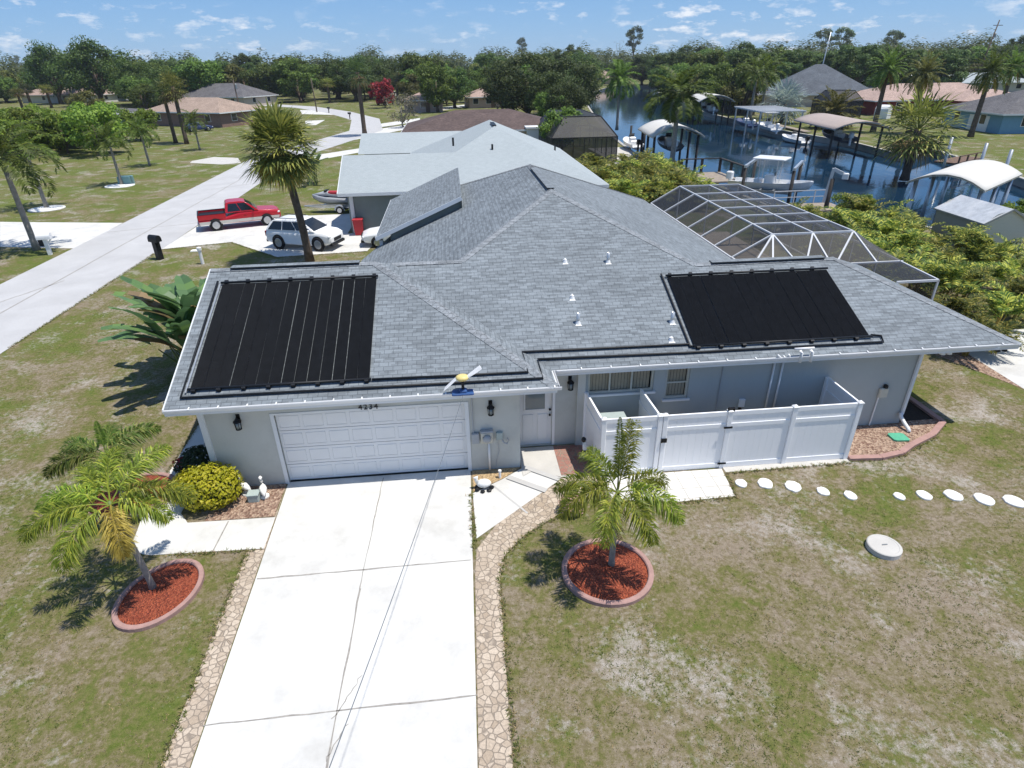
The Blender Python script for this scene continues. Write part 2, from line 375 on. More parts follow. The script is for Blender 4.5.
mp2 = N(nt, 'ShaderNodeMapping'); mp2.inputs['Scale'].default_value = (2.2, 2.2, 9); nt.links.new(tc.outputs['Generated'], mp2.inputs[0])
nz2 = N(nt, 'ShaderNodeTexNoise', Scale=1.5, Detail=5, Roughness=.6); nt.links.new(mp2.outputs[0], nz2.inputs['Vector'])
rp2 = ramp(nt, nz2.outputs['Fac'], [(.42, (0, 0, 0)), (.62, (1, 1, 1))])
cl = mixc(nt, 1, rp.outputs[0], rp2.outputs[0], 'MULTIPLY')
sep = nt.nodes.new('ShaderNodeSeparateXYZ'); nt.links.new(tc.outputs['Generated'], sep.inputs[0])
grad = ramp(nt, sep.outputs['Z'], [(0, (3.1, 4.7, 6.6)), (.05, (2.3, 4.1, 6.6)), (.14, (1.2, 3.0, 6.2)), (1, (.9, 2.2, 5.0))])
fz = ramp(nt, sep.outputs['Z'], [(0, (.92,)*3), (.15, (.85,)*3), (.5, (.25,)*3)])
tint = mixc(nt, fz.outputs[0], mixc(nt, 1, sky.outputs[0], (.82, .93, 1.1), 'MULTIPLY'), grad.outputs[0])
o = mixc(nt, cl, tint, (8.0, 8.2, 8.6)); nt.links.new(o, bg.inputs[0])
sl = bpy.data.lights.new('sun', 'SUN'); sl.energy = 4.2; sl.angle = R(.53); sl.color = (1, .955, .88)
so = bpy.data.objects.new('sun', sl); COL.objects.link(so); so.rotation_euler = TS.to_track_quat('Z', 'Y').to_euler(); so.location = (0, 0, 60)
sc.view_settings.view_transform = 'Standard'; sc.view_settings.look = 'None'; sc.view_settings.exposure = 0.3; sc.view_settings.gamma = 1
sc.cycles.use_denoising = True; sc.cycles.max_bounces = 6; sc.cycles.transparent_max_bounces = 12; sc.cycles.diffuse_bounces = 3
sc.cycles.caustics_reflective = False; sc.cycles.caustics_refractive = False

# ------------------------------------------------------------------ ground, canal, paving
CANAL = [(24, 41), (23.4, 52), (21.8, 60), (22.2, 76), (24, 93), (28.5, 124), (38, 180), (54, 246), (75, 300), (100, 300), (76, 236), (63, 172), (55, 137), (51.5, 98), (53, 80), (51, 66), (57.5, 71), (54, 59.4), (50.6, 50), (47, 40), (45, 34.5), (33, 34.8), (28, 38)]
ZW = -.7
def ground():
    import bmesh
    bm = bmesh.new(); edges = []
    for loop in ([(-3000, -400), (3000, -400), (3000, 4000), (-3000, 4000)], CANAL):
        vs = [bm.verts.new((x, y, 0)) for x, y in loop]
        for i in range(len(vs)): edges.append(bm.edges.new((vs[i], vs[(i+1) % len(vs)])))
    bmesh.ops.triangle_fill(bm, edges=edges, use_beauty=True)
    for f in bm.faces:
        if f.normal.z < 0: f.normal_flip()
    me = bpy.data.meshes.new('lawn'); bm.to_mesh(me); bm.free(); me.materials.append(MATS['lawn'])
    struct(link('lawn', me))
    b = MB(); b.sheet([(10, 20), (140, 20), (140, 320), (10, 320)], ZW); struct(b.build('water', 'water'))
    b = MB(); n = len(CANAL)
    for i in range(n):
        p, q = CANAL[i], CANAL[(i+1) % n]
        b.poly([(p[0], p[1], ZW-1), (q[0], q[1], ZW-1), (q[0], q[1], -.004), (p[0], p[1], -.004)])
    # seawall cap
    for i in range(n):
        p, q = V(CANAL[i]), V(CANAL[(i+1) % n])
        b.beam((p.x, p.y, .03), (q.x, q.y, .03), .4, .12)
    tag(b.build('seawall', 'seawall'), 'grey concrete seawall with cap along the canal bank', 'seawall')
ground()
def sheet(name, pts, z, m, label=None):
    b = MB(); b.sheet(pts, z); o = b.build(name, m); struct(o); return o
def GP(*L): return [G(*a)[:2] for a in L]
# street on the left (parallel to the house depth axis), curving far away
def road():
    b = MB(); c = [(-21.2, -60), (-21.2, 40), (-21.8, 80), (-17.5, 100), (-14.5, 115), (-17.5, 140), (-27, 165), (-40, 190), (-75, 230), (-140, 280)]
    L, Rr = [], []
    for i in range(len(c)):
        t = (V(c[min(i+1, len(c)-1)])-V(c[max(i-1, 0)])).normalized(); nrm = V((-t.y, t.x))*2.9
        L.append(V(c[i])+nrm); Rr.append(V(c[i])-nrm)
    for i in range(len(c)-1): b.sheet([Rr[i], Rr[i+1], L[i+1], L[i]], .012)
    struct(b.build('road', 'road'))
    b = MB(); b.sheet([(-40, -7.5), (60, -7.5), (60, -1), (-40, -1)], .012); struct(b.build('street', 'road'))
    b = MB()
    for (p, q) in (((-23.9, 26), (-21, 33)), ((-21.3, 12), (-21.25, 70)), ((-22.4, 60), (-18.7, 63)), ((-24, 44), (-18.4, 46))):
        p, q = V(p), V(q); d = (q-p).normalized(); k = V((-d.y, d.x))*.035
        nseg = 12
        for i in range(nseg):
            a, c_ = p.lerp(q, i/nseg), p.lerp(q, (i+1)/nseg); j = k*random.uniform(-1, 1)
            b.sheet([a-k+j, c_-k+j, c_+k+j, a+k+j], .016)
    struct(b.build('road_crack', 'joint_dark'))
road()
sheet('path', GP((0, 247), (75, 248.5), (123, 223), (0, 222)), .010, 'concrete')
sheet('path', GP((192, 161), (214, 157), (238, 158), (241, 163), (222, 164.5), (190, 163)), .010, 'concrete_old')
sheet('path', [(-18.3, 38.8), (-14.4, 39.9), (-10.6, 35.9), (-5.4, 36.4), (-4.6, 41), (-7.2, 41), (-7.2, 47.2), (-18.3, 46.6)], .010, 'concrete')
for a in (((310, 156), (362, 148), (362, 152), (318, 160)), ((318, 141), (385, 128), (412, 124), (412, 128), (330, 145)), ((352, 128), (420, 118), (420, 121), (352, 132)), ((300, 110), (338, 111), (338, 115), (302, 114)), ((305, 121), (325, 120), (316, 125), (306, 125)), ((418, 110), (470, 104), (470, 107), (418, 113))):
    sheet('path', GP(*a), .008, 'concrete')
sheet('path', [(18.6, 15.8), (40, 9), (40, 20), (19, 20.5)], .010, 'concrete')
b = MB(); b.sheet([(17.4, 19.3), (18.6, 15.8), (19, 20.5)], .009); b.sheet([(18.6, 15.8), (21, 14.4), (40, 8.3), (40, 9)], .009); struct(b.build('path', 'rocks'))
# driveway with joints and cracks
DL, DR = [(-4.88, 13.50), (-4.72, 5.6), (-4.62, 0), (-4.6, -1)], [(.02, 13.50), (-.16, 5.6), (-.2, 0), (-.2, -1)]
sheet('driveway', DL+DR[::-1], .012, 'concrete')
def joints():
    b = MB()
    def ln(p, q, wd, n=16, j=.01):
        p, q = V(p), V(q); d = (q-p).normalized(); k = V((-d.y, d.x))
        pts = [p.lerp(q, i/n)+k*random.uniform(-j, j) for i in range(n+1)]; ws = [wd*random.uniform(.5, 1.3) for _ in pts]
        for i in range(n): b.sheet([pts[i]-k*ws[i], pts[i+1]-k*ws[i+1], pts[i+1]+k*ws[i+1], pts[i]+k*ws[i]], .0165)
    for yy in (10.05, 6.75, 3.4): ln((-4.78, yy-.02), (-.1, yy+.02), .016)
    ln((-2.35, 13.4), (-2.5, 9.5), .012); ln((-2.5, 9.5), (-2.62, 0), .016, 24, .016)
    ln((-2.6, 6.6), (-2.2, 7.4), .008, 10, .03); ln((-2.6, 5.9), (-2.33, 6.5), .008, 10, .03)
    struct(b.build('driveway_joint', 'joint_dark'))
joints()
sheet('cobble_border', [(-4.90, 13.2), (-4.9, 10.95), (-5.25, 10.95), (-5.22, 5.6), (-5.18, 0), (-4.64, 0), (-4.74, 5.6)], .010, 'cobble')
def arc_strip(name, L, Rr, z, m):
    b = MB()
    for i in range(len(L)-1): b.sheet([L[i], Rr[i], Rr[i+1], L[i+1]], z)
    struct(b.build(name, m))
arc_strip('cobble_border', [(-.19, 0), (-.14, 5.6), (-.02, 9.7), (.05, 10.4), (.6, 11.25), (1.45, 12.05), (2.3, 12.75), (2.9, 13.3)],
          [(.42, 0), (.40, 5.6), (.50, 9.4), (.66, 10.1), (1.2, 10.75), (2.1, 11.35), (3.0, 11.9), (3.6, 12.55)], .010, 'cobble')
# left walk with rounded end and the strip along the house side
pts = [(-4.88, 12.08), (-4.88, 10.98), (-7.0, 11.05)]+[(-7.35+.75*math.cos(a), 11.85+.8*math.sin(a)) for a in [R(-95-i*17) for i in range(6)]]+[(-8.25, 12.6), (-8.45, 18.2), (-7.55, 18.2), (-7.3, 12.5), (-7.0, 12.12)]
sheet('path', pts, .014, 'concrete')
b = MB(); b.sheet([(-6.02, 12.06), (-5.99, 12.06), (-6.02, 11.02), (-6.05, 11.02)], .0185); b.sheet([(-8.38, 15), (-7.45, 15), (-7.45, 15.03), (-8.38, 15.03)], .0185); struct(b.build('path_strip', 'joint_dark'))
# front walk slabs and porch
sheet('path', [(.06, 10.75), (.04, 12.45), (.85, 12.95), (1.45, 13.4), (2.35, 12.72)], .012, 'concrete')
sheet('porch_floor', [(1.42, 13.0), (1.42, 14.34), (3.3, 14.34), (3.3, 12.95), (2.55, 12.78), (1.75, 13.25)], .028, 'concrete_old')
sheet('porch_brick', [(2.45, 12.9), (2.45, 14.32), (3.32, 14.32), (3.34, 12.9)], .034, 'brick_red')
b = MB()
for p, q in (((1.0, 13.02), (1.95, 12.3)), ((1.5, 13.42), (2.38, 12.74))):
    p, q = V(p), V(q); k = V((.05, .07)); b.sheet([p-k, q-k, q+k, p+k], .038)
p, q = V((.05, 11.7)), V((1.2, 11.3)); b.sheet([V((.55, 12.72)), V((.59, 12.75)), V((1.38, 11.52)), V((1.34, 11.49))], .0165)
struct(b.build('path_strip', 'concrete_grey'))  # wide grey strips and a thin line laid across the walk slabs
sheet('paving_patch', [(3.55, 11.75), (3.6, 12.72), (6.85, 12.72), (6.72, 11.55), (5.2, 11.5)], .012, 'pavers')
sheet('path', [(6.9, 12.55), (6.9, 13.0), (10.55, 13.0), (10.55, 12.55)], .010, 'concrete_old')
# rock beds by the walls
sheet('rock_bed', [(-6.6, 12.12), (-6.6, 13.44), (-4.92, 13.44), (-4.92, 12.12)], .014, 'rocks')
sheet('rock_bed', [(.06, 12.5), (.06, 13.44), (1.40, 13.44), (.9, 13.0)], .014, 'rock_tan')
sheet('rock_bed', [(10.5, 12.75), (10.5, 14.32), (13.1, 14.32), (13.2, 14.4), (14.3, 14.4), (14.35, 14.2), (13.6, 13.6), (12.6, 13.15), (12.1, 12.85)], .014, 'rocks')
b = MB(); sheet('eave_shade_sheet', [(13.15, 14.4), (14.32, 14.4), (14.32, 18.2), (13.15, 18.2)], .012, 'eave_shade')  # dark sheet painting the right eave's shadow deeper on the ground
b = MB(); e = [(10.5, 12.72), (11.4, 12.66), (12.1, 12.8), (12.6, 13.1), (13.6, 13.55), (14.4, 14.15), (14.4, 18)]
for i in range(len(e)-1): b.beam((*e[i], .04), (*e[i+1], .04), .17, .1)
tag(b.build('bed_edging', 'ring_concrete'), 'low reddish curb edging round the rock bed at right house corner', 'edging')
sheet('patio', [(11.2, 21.3), (17.6, 19.2), (17.6, 37.5), (11.2, 37.5)], .012, 'patio_tan')
sheet('patio', [(18.0, 62), (22.2, 62), (22.4, 82), (17.8, 82)], .012, 'concrete_old')

# ------------------------------------------------------------------ the house
S = .42; ZE = 2.7
zG = lambda y: ZE+S*(y-13.05)
zM = lambda y: ZE+S*(y-13.95)
house = empty('house', (3, 14.35, 0), 'single storey pale green stucco house with blue grey shingle roof and white garage door', 'house')
def hb(b, name, m, parent=None, smooth=False):
    par = parent or house; o = b.build(name, m, None, smooth); o.parent = par
    base = V((3, 14.35, 0)); q = par; 
    if par is house: o.location = -base
    return o      # sub-parts of parts keep world coordinates: their parent mesh already sits at -base offset
def build_house():
    # walls, with door / window openings cut as separate quads
    b = MB()
    def wallx(x0, x1, y, z0, z1, holes, th=.2):
        xs = sorted({x0, x1, *[h[0] for h in holes], *[h[2] for h in holes]}); zs = sorted({z0, z1, *[h[1] for h in holes], *[h[3] for h in holes]})
        for i in range(len(xs)-1):
            for j in range(len(zs)-1):
                cx, cz = (xs[i]+xs[i+1])/2, (zs[j]+zs[j+1])/2
                if any(h[0] < cx < h[2] and h[1] < cz < h[3] for h in holes): continue
                b.poly([(xs[i], y, zs[j]), (xs[i+1], y, zs[j]), (xs[i+1], y, zs[j+1]), (xs[i], y, zs[j+1])])
        for h in holes:
            a, c, d, e = h; y2 = y+th
            b.poly([(a, y, c), (a, y, e), (a, y2, e), (a, y2, c)]); b.poly([(d, y, c), (d, y2, c), (d, y2, e), (d, y, e)])
            b.poly([(a, y, e), (d, y, e), (d, y2, e), (a, y2, e)])
            if c > 0: b.poly([(a, y, c), (a, y2, c), (d, y2, c), (d, y, c)])
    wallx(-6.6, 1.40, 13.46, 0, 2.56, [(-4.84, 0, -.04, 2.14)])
    b.poly([(-6.6, 13.46, 0), (-6.6, 13.46, 2.6), (-6.6, 17.8, 4.6), (-6.6, 22.1, 2.7), (-6.6, 22.1, 0)])
    b.poly([(-6.6, 22.1, 0), (-6.6, 22.1, 2.56), (-3.7, 22.1, 2.56), (-3.7, 22.1, 0)])
    b.poly([(-3.7, 22.1, 0), (-3.7, 22.1, 2.56), (-3.7, 24.5, 2.56), (-3.7, 24.5, 0)]); b.poly([(-3.7, 24.5, 0), (-3.7, 24.5, 2.56), (-2.4, 24.5, 2.56), (-2.4, 24.5, 0)]); b.poly([(-2.4, 24.5, 0), (-2.4, 24.5, 2.56), (-2.4, 34.9, 2.56), (-2.4, 34.9, 0)])
    b.poly([(-2.4, 34.9, 0), (-2.4, 34.9, 2.56), (10.7, 34.9, 2.56), (10.7, 34.9, 0)])
    b.poly([(10.7, 20.9, 0), (10.7, 34.9, 0), (10.7, 34.9, 2.56), (10.7, 20.9, 2.56)])
    b.poly([(13.13, 20.9, 0), (10.7, 20.9, 0), (10.7, 20.9, 2.56), (13.13, 20.9, 2.56)])
    b.poly([(1.40, 13.46, 0), (1.40, 14.42, 0), (1.40, 14.42, 2.56), (1.40, 13.46, 2.56)])
    wallx(1.40, 3.22, 14.42, 0, 2.56, [(1.46, .03, 2.42, 2.1)])
    wl = hb(b, 'wall', 'stucco')
    b = MB()
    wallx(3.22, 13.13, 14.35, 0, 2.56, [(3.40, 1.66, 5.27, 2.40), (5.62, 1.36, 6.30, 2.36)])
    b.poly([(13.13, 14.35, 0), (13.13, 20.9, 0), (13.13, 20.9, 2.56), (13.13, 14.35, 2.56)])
    hb(b, 'wall', 'stucco_shaded')
    b = MB(); b.box(3.10, 14.28, 0, 3.32, 14.46, 2.54); hb(b, 'corner_trim', 'stucco')
    b = MB(); b.box(-6.66, 13.40, 0, -6.52, 13.52, 2.5); b.box(-6.66, 13.52, 0, -6.602, 13.62, 2.5); hb(b, 'corner_trim', 'fascia_white')
    # roof planes
    rz = lambda x, y: (x, y)
    P = [[(-7.2, 13.05, ZE), (2.3, 13.05, ZE), (-2.45, 17.8, 4.695), (-7.2, 17.8, 4.695)],
         [(2.3, 13.05, ZE), (2.3, 13.95, ZE), (-2.0, 18.25, 4.506), (-2.45, 17.8, 4.695)],
         [(-7.2, 17.8, 4.695), (-2.45, 17.8, 4.695), (-2.0, 18.25, 4.506), (.1, 18.25, 4.506), (-4.2, 22.55, ZE), (-7.2, 22.55, ZE)],
         [(2.3, 13.95, ZE), (15.65, 13.95, ZE), (11.95, 17.65, 4.254), (7.4, 17.65, 4.254), (3.45, 21.6, 5.913), (.1, 18.25, 4.506), (-2, 18.25, 4.506)],
         [(15.65, 13.95, ZE), (15.65, 21.35, ZE), (11.95, 17.65, 4.254)],
         [(11.95, 17.65, 4.254), (15.65, 21.35, ZE), (11.1, 21.35, ZE), (7.4, 17.65, 4.254)],
         [(7.4, 17.65, 4.254), (11.1, 21.35, ZE), (11.1, 35.35, ZE), (3.45, 27.7, 5.913), (3.45, 21.6, 5.913)],
         [(3.45, 27.7, 5.913), (11.1, 35.35, ZE), (-2.6, 35.35, ZE), (-2.6, 33.75, 3.372)],
         [(.1, 18.25, 4.506), (3.45, 21.6, 5.913), (3.45, 27.7, 5.913), (-2.6, 33.75, 3.372), (-2.6, 27.2, 3.372), (-3.9, 24.7, 2.826), (-4.2, 22.55, ZE)]]
    b = MB()
    for p in P: b.poly(p)
    # eave undersides
    E = [(-7.2, 13.05), (2.3, 13.05), (2.3, 13.95), (15.65, 13.95), (15.65, 21.35), (11.1, 21.35), (11.1, 35.35), (-2.6, 35.35), (-2.6, 27.2), (-3.9, 24.7), (-4.2, 22.55), (-7.2, 22.55)]
    rf = hb(b, 'roof', 'shingle_ours')
    b = MB(); b.poly([(x, y, ZE-.16) for x, y in reversed(E)]); hb(b, 'soffit', 'soffit')
    b = MB()
    for i in (0, 1, 2, 3, 4, 5, 6, 9):
        p, q = E[i], E[i+1]; b.beam((*p, ZE-.09), (*q, ZE-.09), .03, .17)
    b.beam((-7.2, 13.05, ZE-.06), (-7.2, 17.8, 4.635), .03, .16); b.beam((-7.2, 17.8, 4.635), (-7.2, 22.55, ZE-.06), .03, .16)
    hb(b, 'fascia', 'fascia_white')
    # gutters: U profile along the front eaves
    b = MB()
    def gut(p, q):
        p, q = V(p), V(q); t = (q-p).normalized(); o = V((t.y, -t.x, 0))
        prof = [(0.018, -.005), (0.018, -.085), (.055, -.085), (.075, -.02), (.075, .005), (.065, .005), (.05, -.072), (.03, -.072), (.03, -.005)]
        b.rings([[tuple(e+o*u+V((0, 0, z))) for u, z in prof] for e in (p, q)])
    gut((-7.2, 13.05, ZE), (2.42, 13.05, ZE)); gut((2.3, 13.07, ZE), (2.3, 13.93, ZE)); gut((2.44, 13.95, ZE), (15.65, 13.95, ZE))
    for i in range(14): x = -6.6+i*.68; b.beam((x, 13.06, ZE+.03), (x, 12.97, ZE+.01), .03, .012)
    for i in range(16): x = 3.1+i*.8; b.beam((x, 13.96, ZE+.03), (x, 13.87, ZE+.01), .03, .012)
    hb(b, 'gutter', 'white_paint')
    # hip and ridge caps
    b = MB()
    for p, q in (((2.3, 13.05, ZE), (-2.45, 17.8, 4.695)), ((-7.2, 17.8, 4.695), (-2.45, 17.8, 4.695)), ((15.65, 13.95, ZE), (11.95, 17.65, 4.254)), ((11.95, 17.65, 4.254), (7.4, 17.65, 4.254)),
                 ((3.45, 21.6, 5.913), (7.4, 17.65, 4.254)), ((3.45, 21.6, 5.913), (.1, 18.25, 4.506)), ((3.45, 21.6, 5.913), (3.45, 27.7, 5.913)), ((3.45, 27.7, 5.913), (11.1, 35.35, ZE)), ((3.45, 27.7, 5.913), (-2.6, 33.75, 3.372)), ((-2.0, 18.25, 4.506), (.1, 18.25, 4.506))):
        p, q = V(p)+V((0, 0, .012)), V(q)+V((0, 0, .012)); t = (q-p).normalized(); a = t.cross(V((0, 0, 1))).normalized()
        L = (q-p).length; n = max(1, int(L/.2)); dr = .05 if abs(t.x) > .5 and abs(t.y) > .3 else .06
        for i in range(n):
            u, v2 = p+t*(L*i/n), p+t*(L*(i+1)/n+.03); h = V((0, 0, .012))
            b.poly([u-a*.15-V((0, 0, dr))+h, v2-a*.15-V((0, 0, dr)), v2, u+h]); b.poly([u+h, v2, v2+a*.15-V((0, 0, dr)), u+a*.15-V((0, 0, dr))+h])
    hb(b, 'ridge_cap', 'shingle_cap')
    # ridge vents
    for p, q in (((3.45, 21.75, 5.94), (3.45, 26.5, 5.94)), ((-6.6, 17.8, 4.722), (-2.9, 17.8, 4.722)), ((7.9, 17.65, 4.281), (11.6, 17.65, 4.281))):
        b = MB(); b.beam(p, q, .26, .03); rv = hb(b, 'ridge_vent', 'black_plastic')
        b = MB(); b.beam(V(p)+V((0, 0, .021)), V(q)+V((0, 0, .021)), .25, .01); b.build('vent_cover', 'shingle_ours', rv)
    # raised wing step on the left slope
    zL = lambda x: ZE+S*(x+4.2)
    b = MB(); x0, x1, y0, y1 = -3.35, .33, 25.4, 33.4; up = .48
    q = lambda x, y, d: (x, y, zL(x)+d)
    b.poly([q(x0, y0, up), q(x1, y0, up), q(x1, y1, up), q(x0, y1, up)]); rw = hb(b, 'roof', 'shingle_ours')
    b = MB(); b.poly([q(x0, y0, up-.16), q(x1, y0, up-.16), q(x1, y1, up-.16), q(x0, y1, up-.16)]); hb(b, 'soffit', 'soffit')
    b = MB(); b.poly([q(-2.75, y0+.3, -.05), q(x1, y0+.3, -.05), q(x1, y0+.3, up-.01), q(-2.75, y0+.3, up-.01)])
    b.poly([q(x1, y0+.1, -.05), q(x1, y1, -.05), q(x1, y1, up-.01), q(x1, y0+.1, up-.01)])
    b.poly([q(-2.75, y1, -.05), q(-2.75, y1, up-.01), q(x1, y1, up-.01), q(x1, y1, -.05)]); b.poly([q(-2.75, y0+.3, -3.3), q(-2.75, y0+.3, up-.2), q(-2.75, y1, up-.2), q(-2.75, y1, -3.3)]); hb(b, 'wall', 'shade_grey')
    for yp in (y0+.35, y1-.4): b = MB(); b.box(x0+.1, yp-.07, 0, x0+.24, yp+.07, zL(x0)+up-.2); hb(b, 'porch_post', 'fascia_white')
    b = MB(); b.beam(q(x0, y0, up-.07), q(x1, y0, up-.07), .03, .16); b.beam(q(x0, y0, up-.07), q(x0, y1, up-.07), .03, .14); hb(b, 'fascia', 'fascia_white')
    # plumbing vents on roof
    for (px, py, h, kind) in ((608, 262, .3, 0), (578, 323, .3, 0), (672, 322, .3, 0), (565, 262, .12, 1), (572, 298, .12, 1), (671, 340, .1, 1)):
        d = _fw+_r*((px-512)/F)-_u*((py-384)/F); n = V((0, -S, 1)); t = ((ZE-S*13.95)-n.dot(CP))/n.dot(d); p = CP+d*t
        b = MB(); b.lathe([(.055, -.1), (.055, h), (.04, h), (.04, h-.04)] if kind == 0 else [(.03, -.1), (.03, h), (.02, h)], 10, p)
        vp = b.build('vent_pipe', 'galv' if kind == 0 else 'white_paint', rf, True)
        b = MB(); z = p.z
        c = [(p.x-.10, p.y-.12, z-.12*S+.012), (p.x+.10, p.y-.12, z-.12*S+.012), (p.x, p.y+.03, z+.03*S+.012)]; b.poly(c)
        b.lathe([(.085, -.02), (.06, .05), (.055, .08)], 10, p); b.build('pipe_boot', 'white_paint', rf)
    # garage door
    b = MB(); x0, x1 = -4.84, -.04; W_ = (x1-x0)
    for r in range(4):
        z0 = .02+r*.53; b.box(x0, 13.56, z0, x1, 13.60, z0+.515)
        for c in range(8):
            xa = x0+.06+c*(W_-.06)/8; b.bbox(xa, 13.557, z0+.09, xa+W_/8-.10, 13.562, z0+.43, .01)
    gd = hb(b, 'garage_door', 'white_paint')
    b = MB(); b.box(x0, 13.535, .0, x1, 13.605, .035); b.build('bottom_seal', 'black_plastic', gd)
    b = MB(); b.box(x0-.1, 13.44, 0, x0, 13.50, 2.14); b.box(x1, 13.44, 0, x1+.1, 13.50, 2.14); b.box(x0-.1, 13.44, 2.14, x1+.1, 13.50, 2.19); hb(b, 'garage_trim', 'fascia_white')
    # front door
    b = MB(); b.box(1.46, 14.50, .03, 2.42, 14.55, 2.1)
    for (xa, xb, za, zb) in ((1.58, 1.88, .2, 1.05), (2.0, 2.30, .2, 1.05)): b.bbox(xa, 14.485, za, xb, 14.502, zb, .012)
    fd = hb(b, 'front_door', 'white_paint')
    b = MB(); b.box(1.62, 14.47, 1.18, 2.26, 14.499, 1.22); b.box(1.62, 14.47, 1.90, 2.26, 14.499, 1.94); b.box(1.62, 14.47, 1.22, 1.66, 14.499, 1.90); b.box(2.22, 14.47, 1.22, 2.26, 14.499, 1.90); wd = b.build('door_window', 'white_paint', fd)
    b = MB(); b.box(1.66, 14.488, 1.22, 2.22, 14.498, 1.90); b.build('pane', 'glass_pale', fd)
    for z in (1.02, 1.2):
        b = MB(); b.blob((2.36, 14.45, z), (.035, .045, .035), 8, 6, 0); b.beam((2.36, 14.46, z), (2.36, 14.5, z), .03, .03); b.build('handle' if z < 1.1 else 'lock', 'black_metal', fd, True)
    b = MB(); b.box(1.42, 14.40, .03, 1.46, 14.44, 2.1); b.box(2.42, 14.40, .03, 2.50, 14.44, 2.18); b.box(1.42, 14.40, 2.1, 2.42, 14.44, 2.18); hb(b, 'door_frame', 'white_paint')
    # windows with tan blinds
    for (a, c, d, e, nb) in ((3.40, 1.66, 5.27, 2.40, 3), (5.62, 1.36, 6.30, 2.36, 1)):
        b = MB(); f = .06
        b.box(a, 14.40, c, a+f, 14.46, e); b.box(d-f, 14.40, c, d, 14.46, e); b.box(a+f, 14.40, e-f, d-f, 14.46, e); b.box(a+f, 14.40, c, d-f, 14.46, c+f)
        if nb == 1: b.box(a+f, 14.40, (c+e)/2-.02, d-f, 14.44, (c+e)/2+.02)
        for i in range(1, nb): b.box(a+(d-a)*i/nb-.025, 14.40, c+f, a+(d-a)*i/nb+.025, 14.44, e-f)
        wn = hb(b, 'window', 'beige_paint')
        b = MB(); b.box(a-.05, 14.30, e, d+.05, 14.352, e+.07); b.box(a-.06, 14.29, c-.06, d+.06, 14.40, c-.002); b.build('sill', 'white_paint', wn)
        b = MB(); n = int((d-a-.12)/.09)
        for i in range(n):
            x = a+.07+i*.09; b.poly([(x, 14.47, c+.06), (x+.086, 14.485, c+.06), (x+.086, 14.485, e-.06), (x, 14.47, e-.06)])
        b.build('blind', 'blind_tan', wn)
        b = MB(); b.box(a, 14.53, c, d, 14.54, e); b.build('pane', 'glass', wn)
    # downspout at right corner, white elbow, conduits
    b = MB(); b.beam((13.08, 14.29, 2.5), (13.08, 14.29, .35), .08, .07, (0, 1, 0)); b.beam((15.0, 13.9, 2.6), (13.08, 14.25, 2.45), .06, .06)
    hb(b, 'downspout', 'fascia_white')
    b = MB(); b.tube([(13.02, 14.27, .42), (13.02, 14.22, .3), (13.03, 14.05, .2), (13.05, 13.85, .1), (13.05, 13.78, .03)], .055, 10); hb(b, 'downspout_elbow', 'white_paint', None, True)
    b = MB(); b.tube([(8.70, 14.30, 2.5), (8.70, 14.30, .6)], .03, 8); b.tube([(8.95, 14.30, 2.5), (8.95, 14.30, .6)], .03, 8); b.tube([(8.5, 13.9, 2.78), (8.70, 14.0, 2.6), (8.70, 14.28, 2.5)], .03, 8); b.tube([(8.8, 13.9, 2.78), (8.95, 14.0, 2.6), (8.95, 14.28, 2.5)], .03, 8)
    hb(b, 'conduit', 'white_paint', None, True)
    b = MB(); b.tube([(9.05, 13.8, 2.92), (9.05, 13.72, 2.9), (9.05, 13.72, 2.62)], .04, 8); b.tube([(9.35, 13.8, 2.92), (9.35, 13.72, 2.9), (9.35, 13.72, 2.62)], .04, 8); b.tube([(8.95, 13.92, 2.93), (9.5, 13.92, 2.93)], .035, 8); hb(b, 'drain_pipe', 'white_paint', None, True)
    b = MB(); b.tube([(7.22, 14.33, 2.5), (7.22, 14.33, .4)], .018, 6); hb(b, 'conduit', 'meter_grey')
    # house number over the garage door
    cu = bpy.data.curves.new('house_number', 'FONT'); cu.body = '4234'; cu.size = .21; cu.extrude = .012; cu.align_x = 'CENTER'; cu.space_character = 1.25
    o = bpy.data.objects.new('tmp', cu); COL.objects.link(o); dg = bpy.context.evaluated_depsgraph_get(); me = bpy.data.meshes.new_from_object(o.evaluated_get(dg)); bpy.data.objects.remove(o)
    me.materials.clear(); me.materials.append(MATS['house_black']); me.transform(Matrix.Translation((-2.48, 13.425, 2.165))@Matrix.Rotation(PI/2, 4, 'X'))
    o = link('house_number', me, house, (-3, -14.35, 0))
build_house()

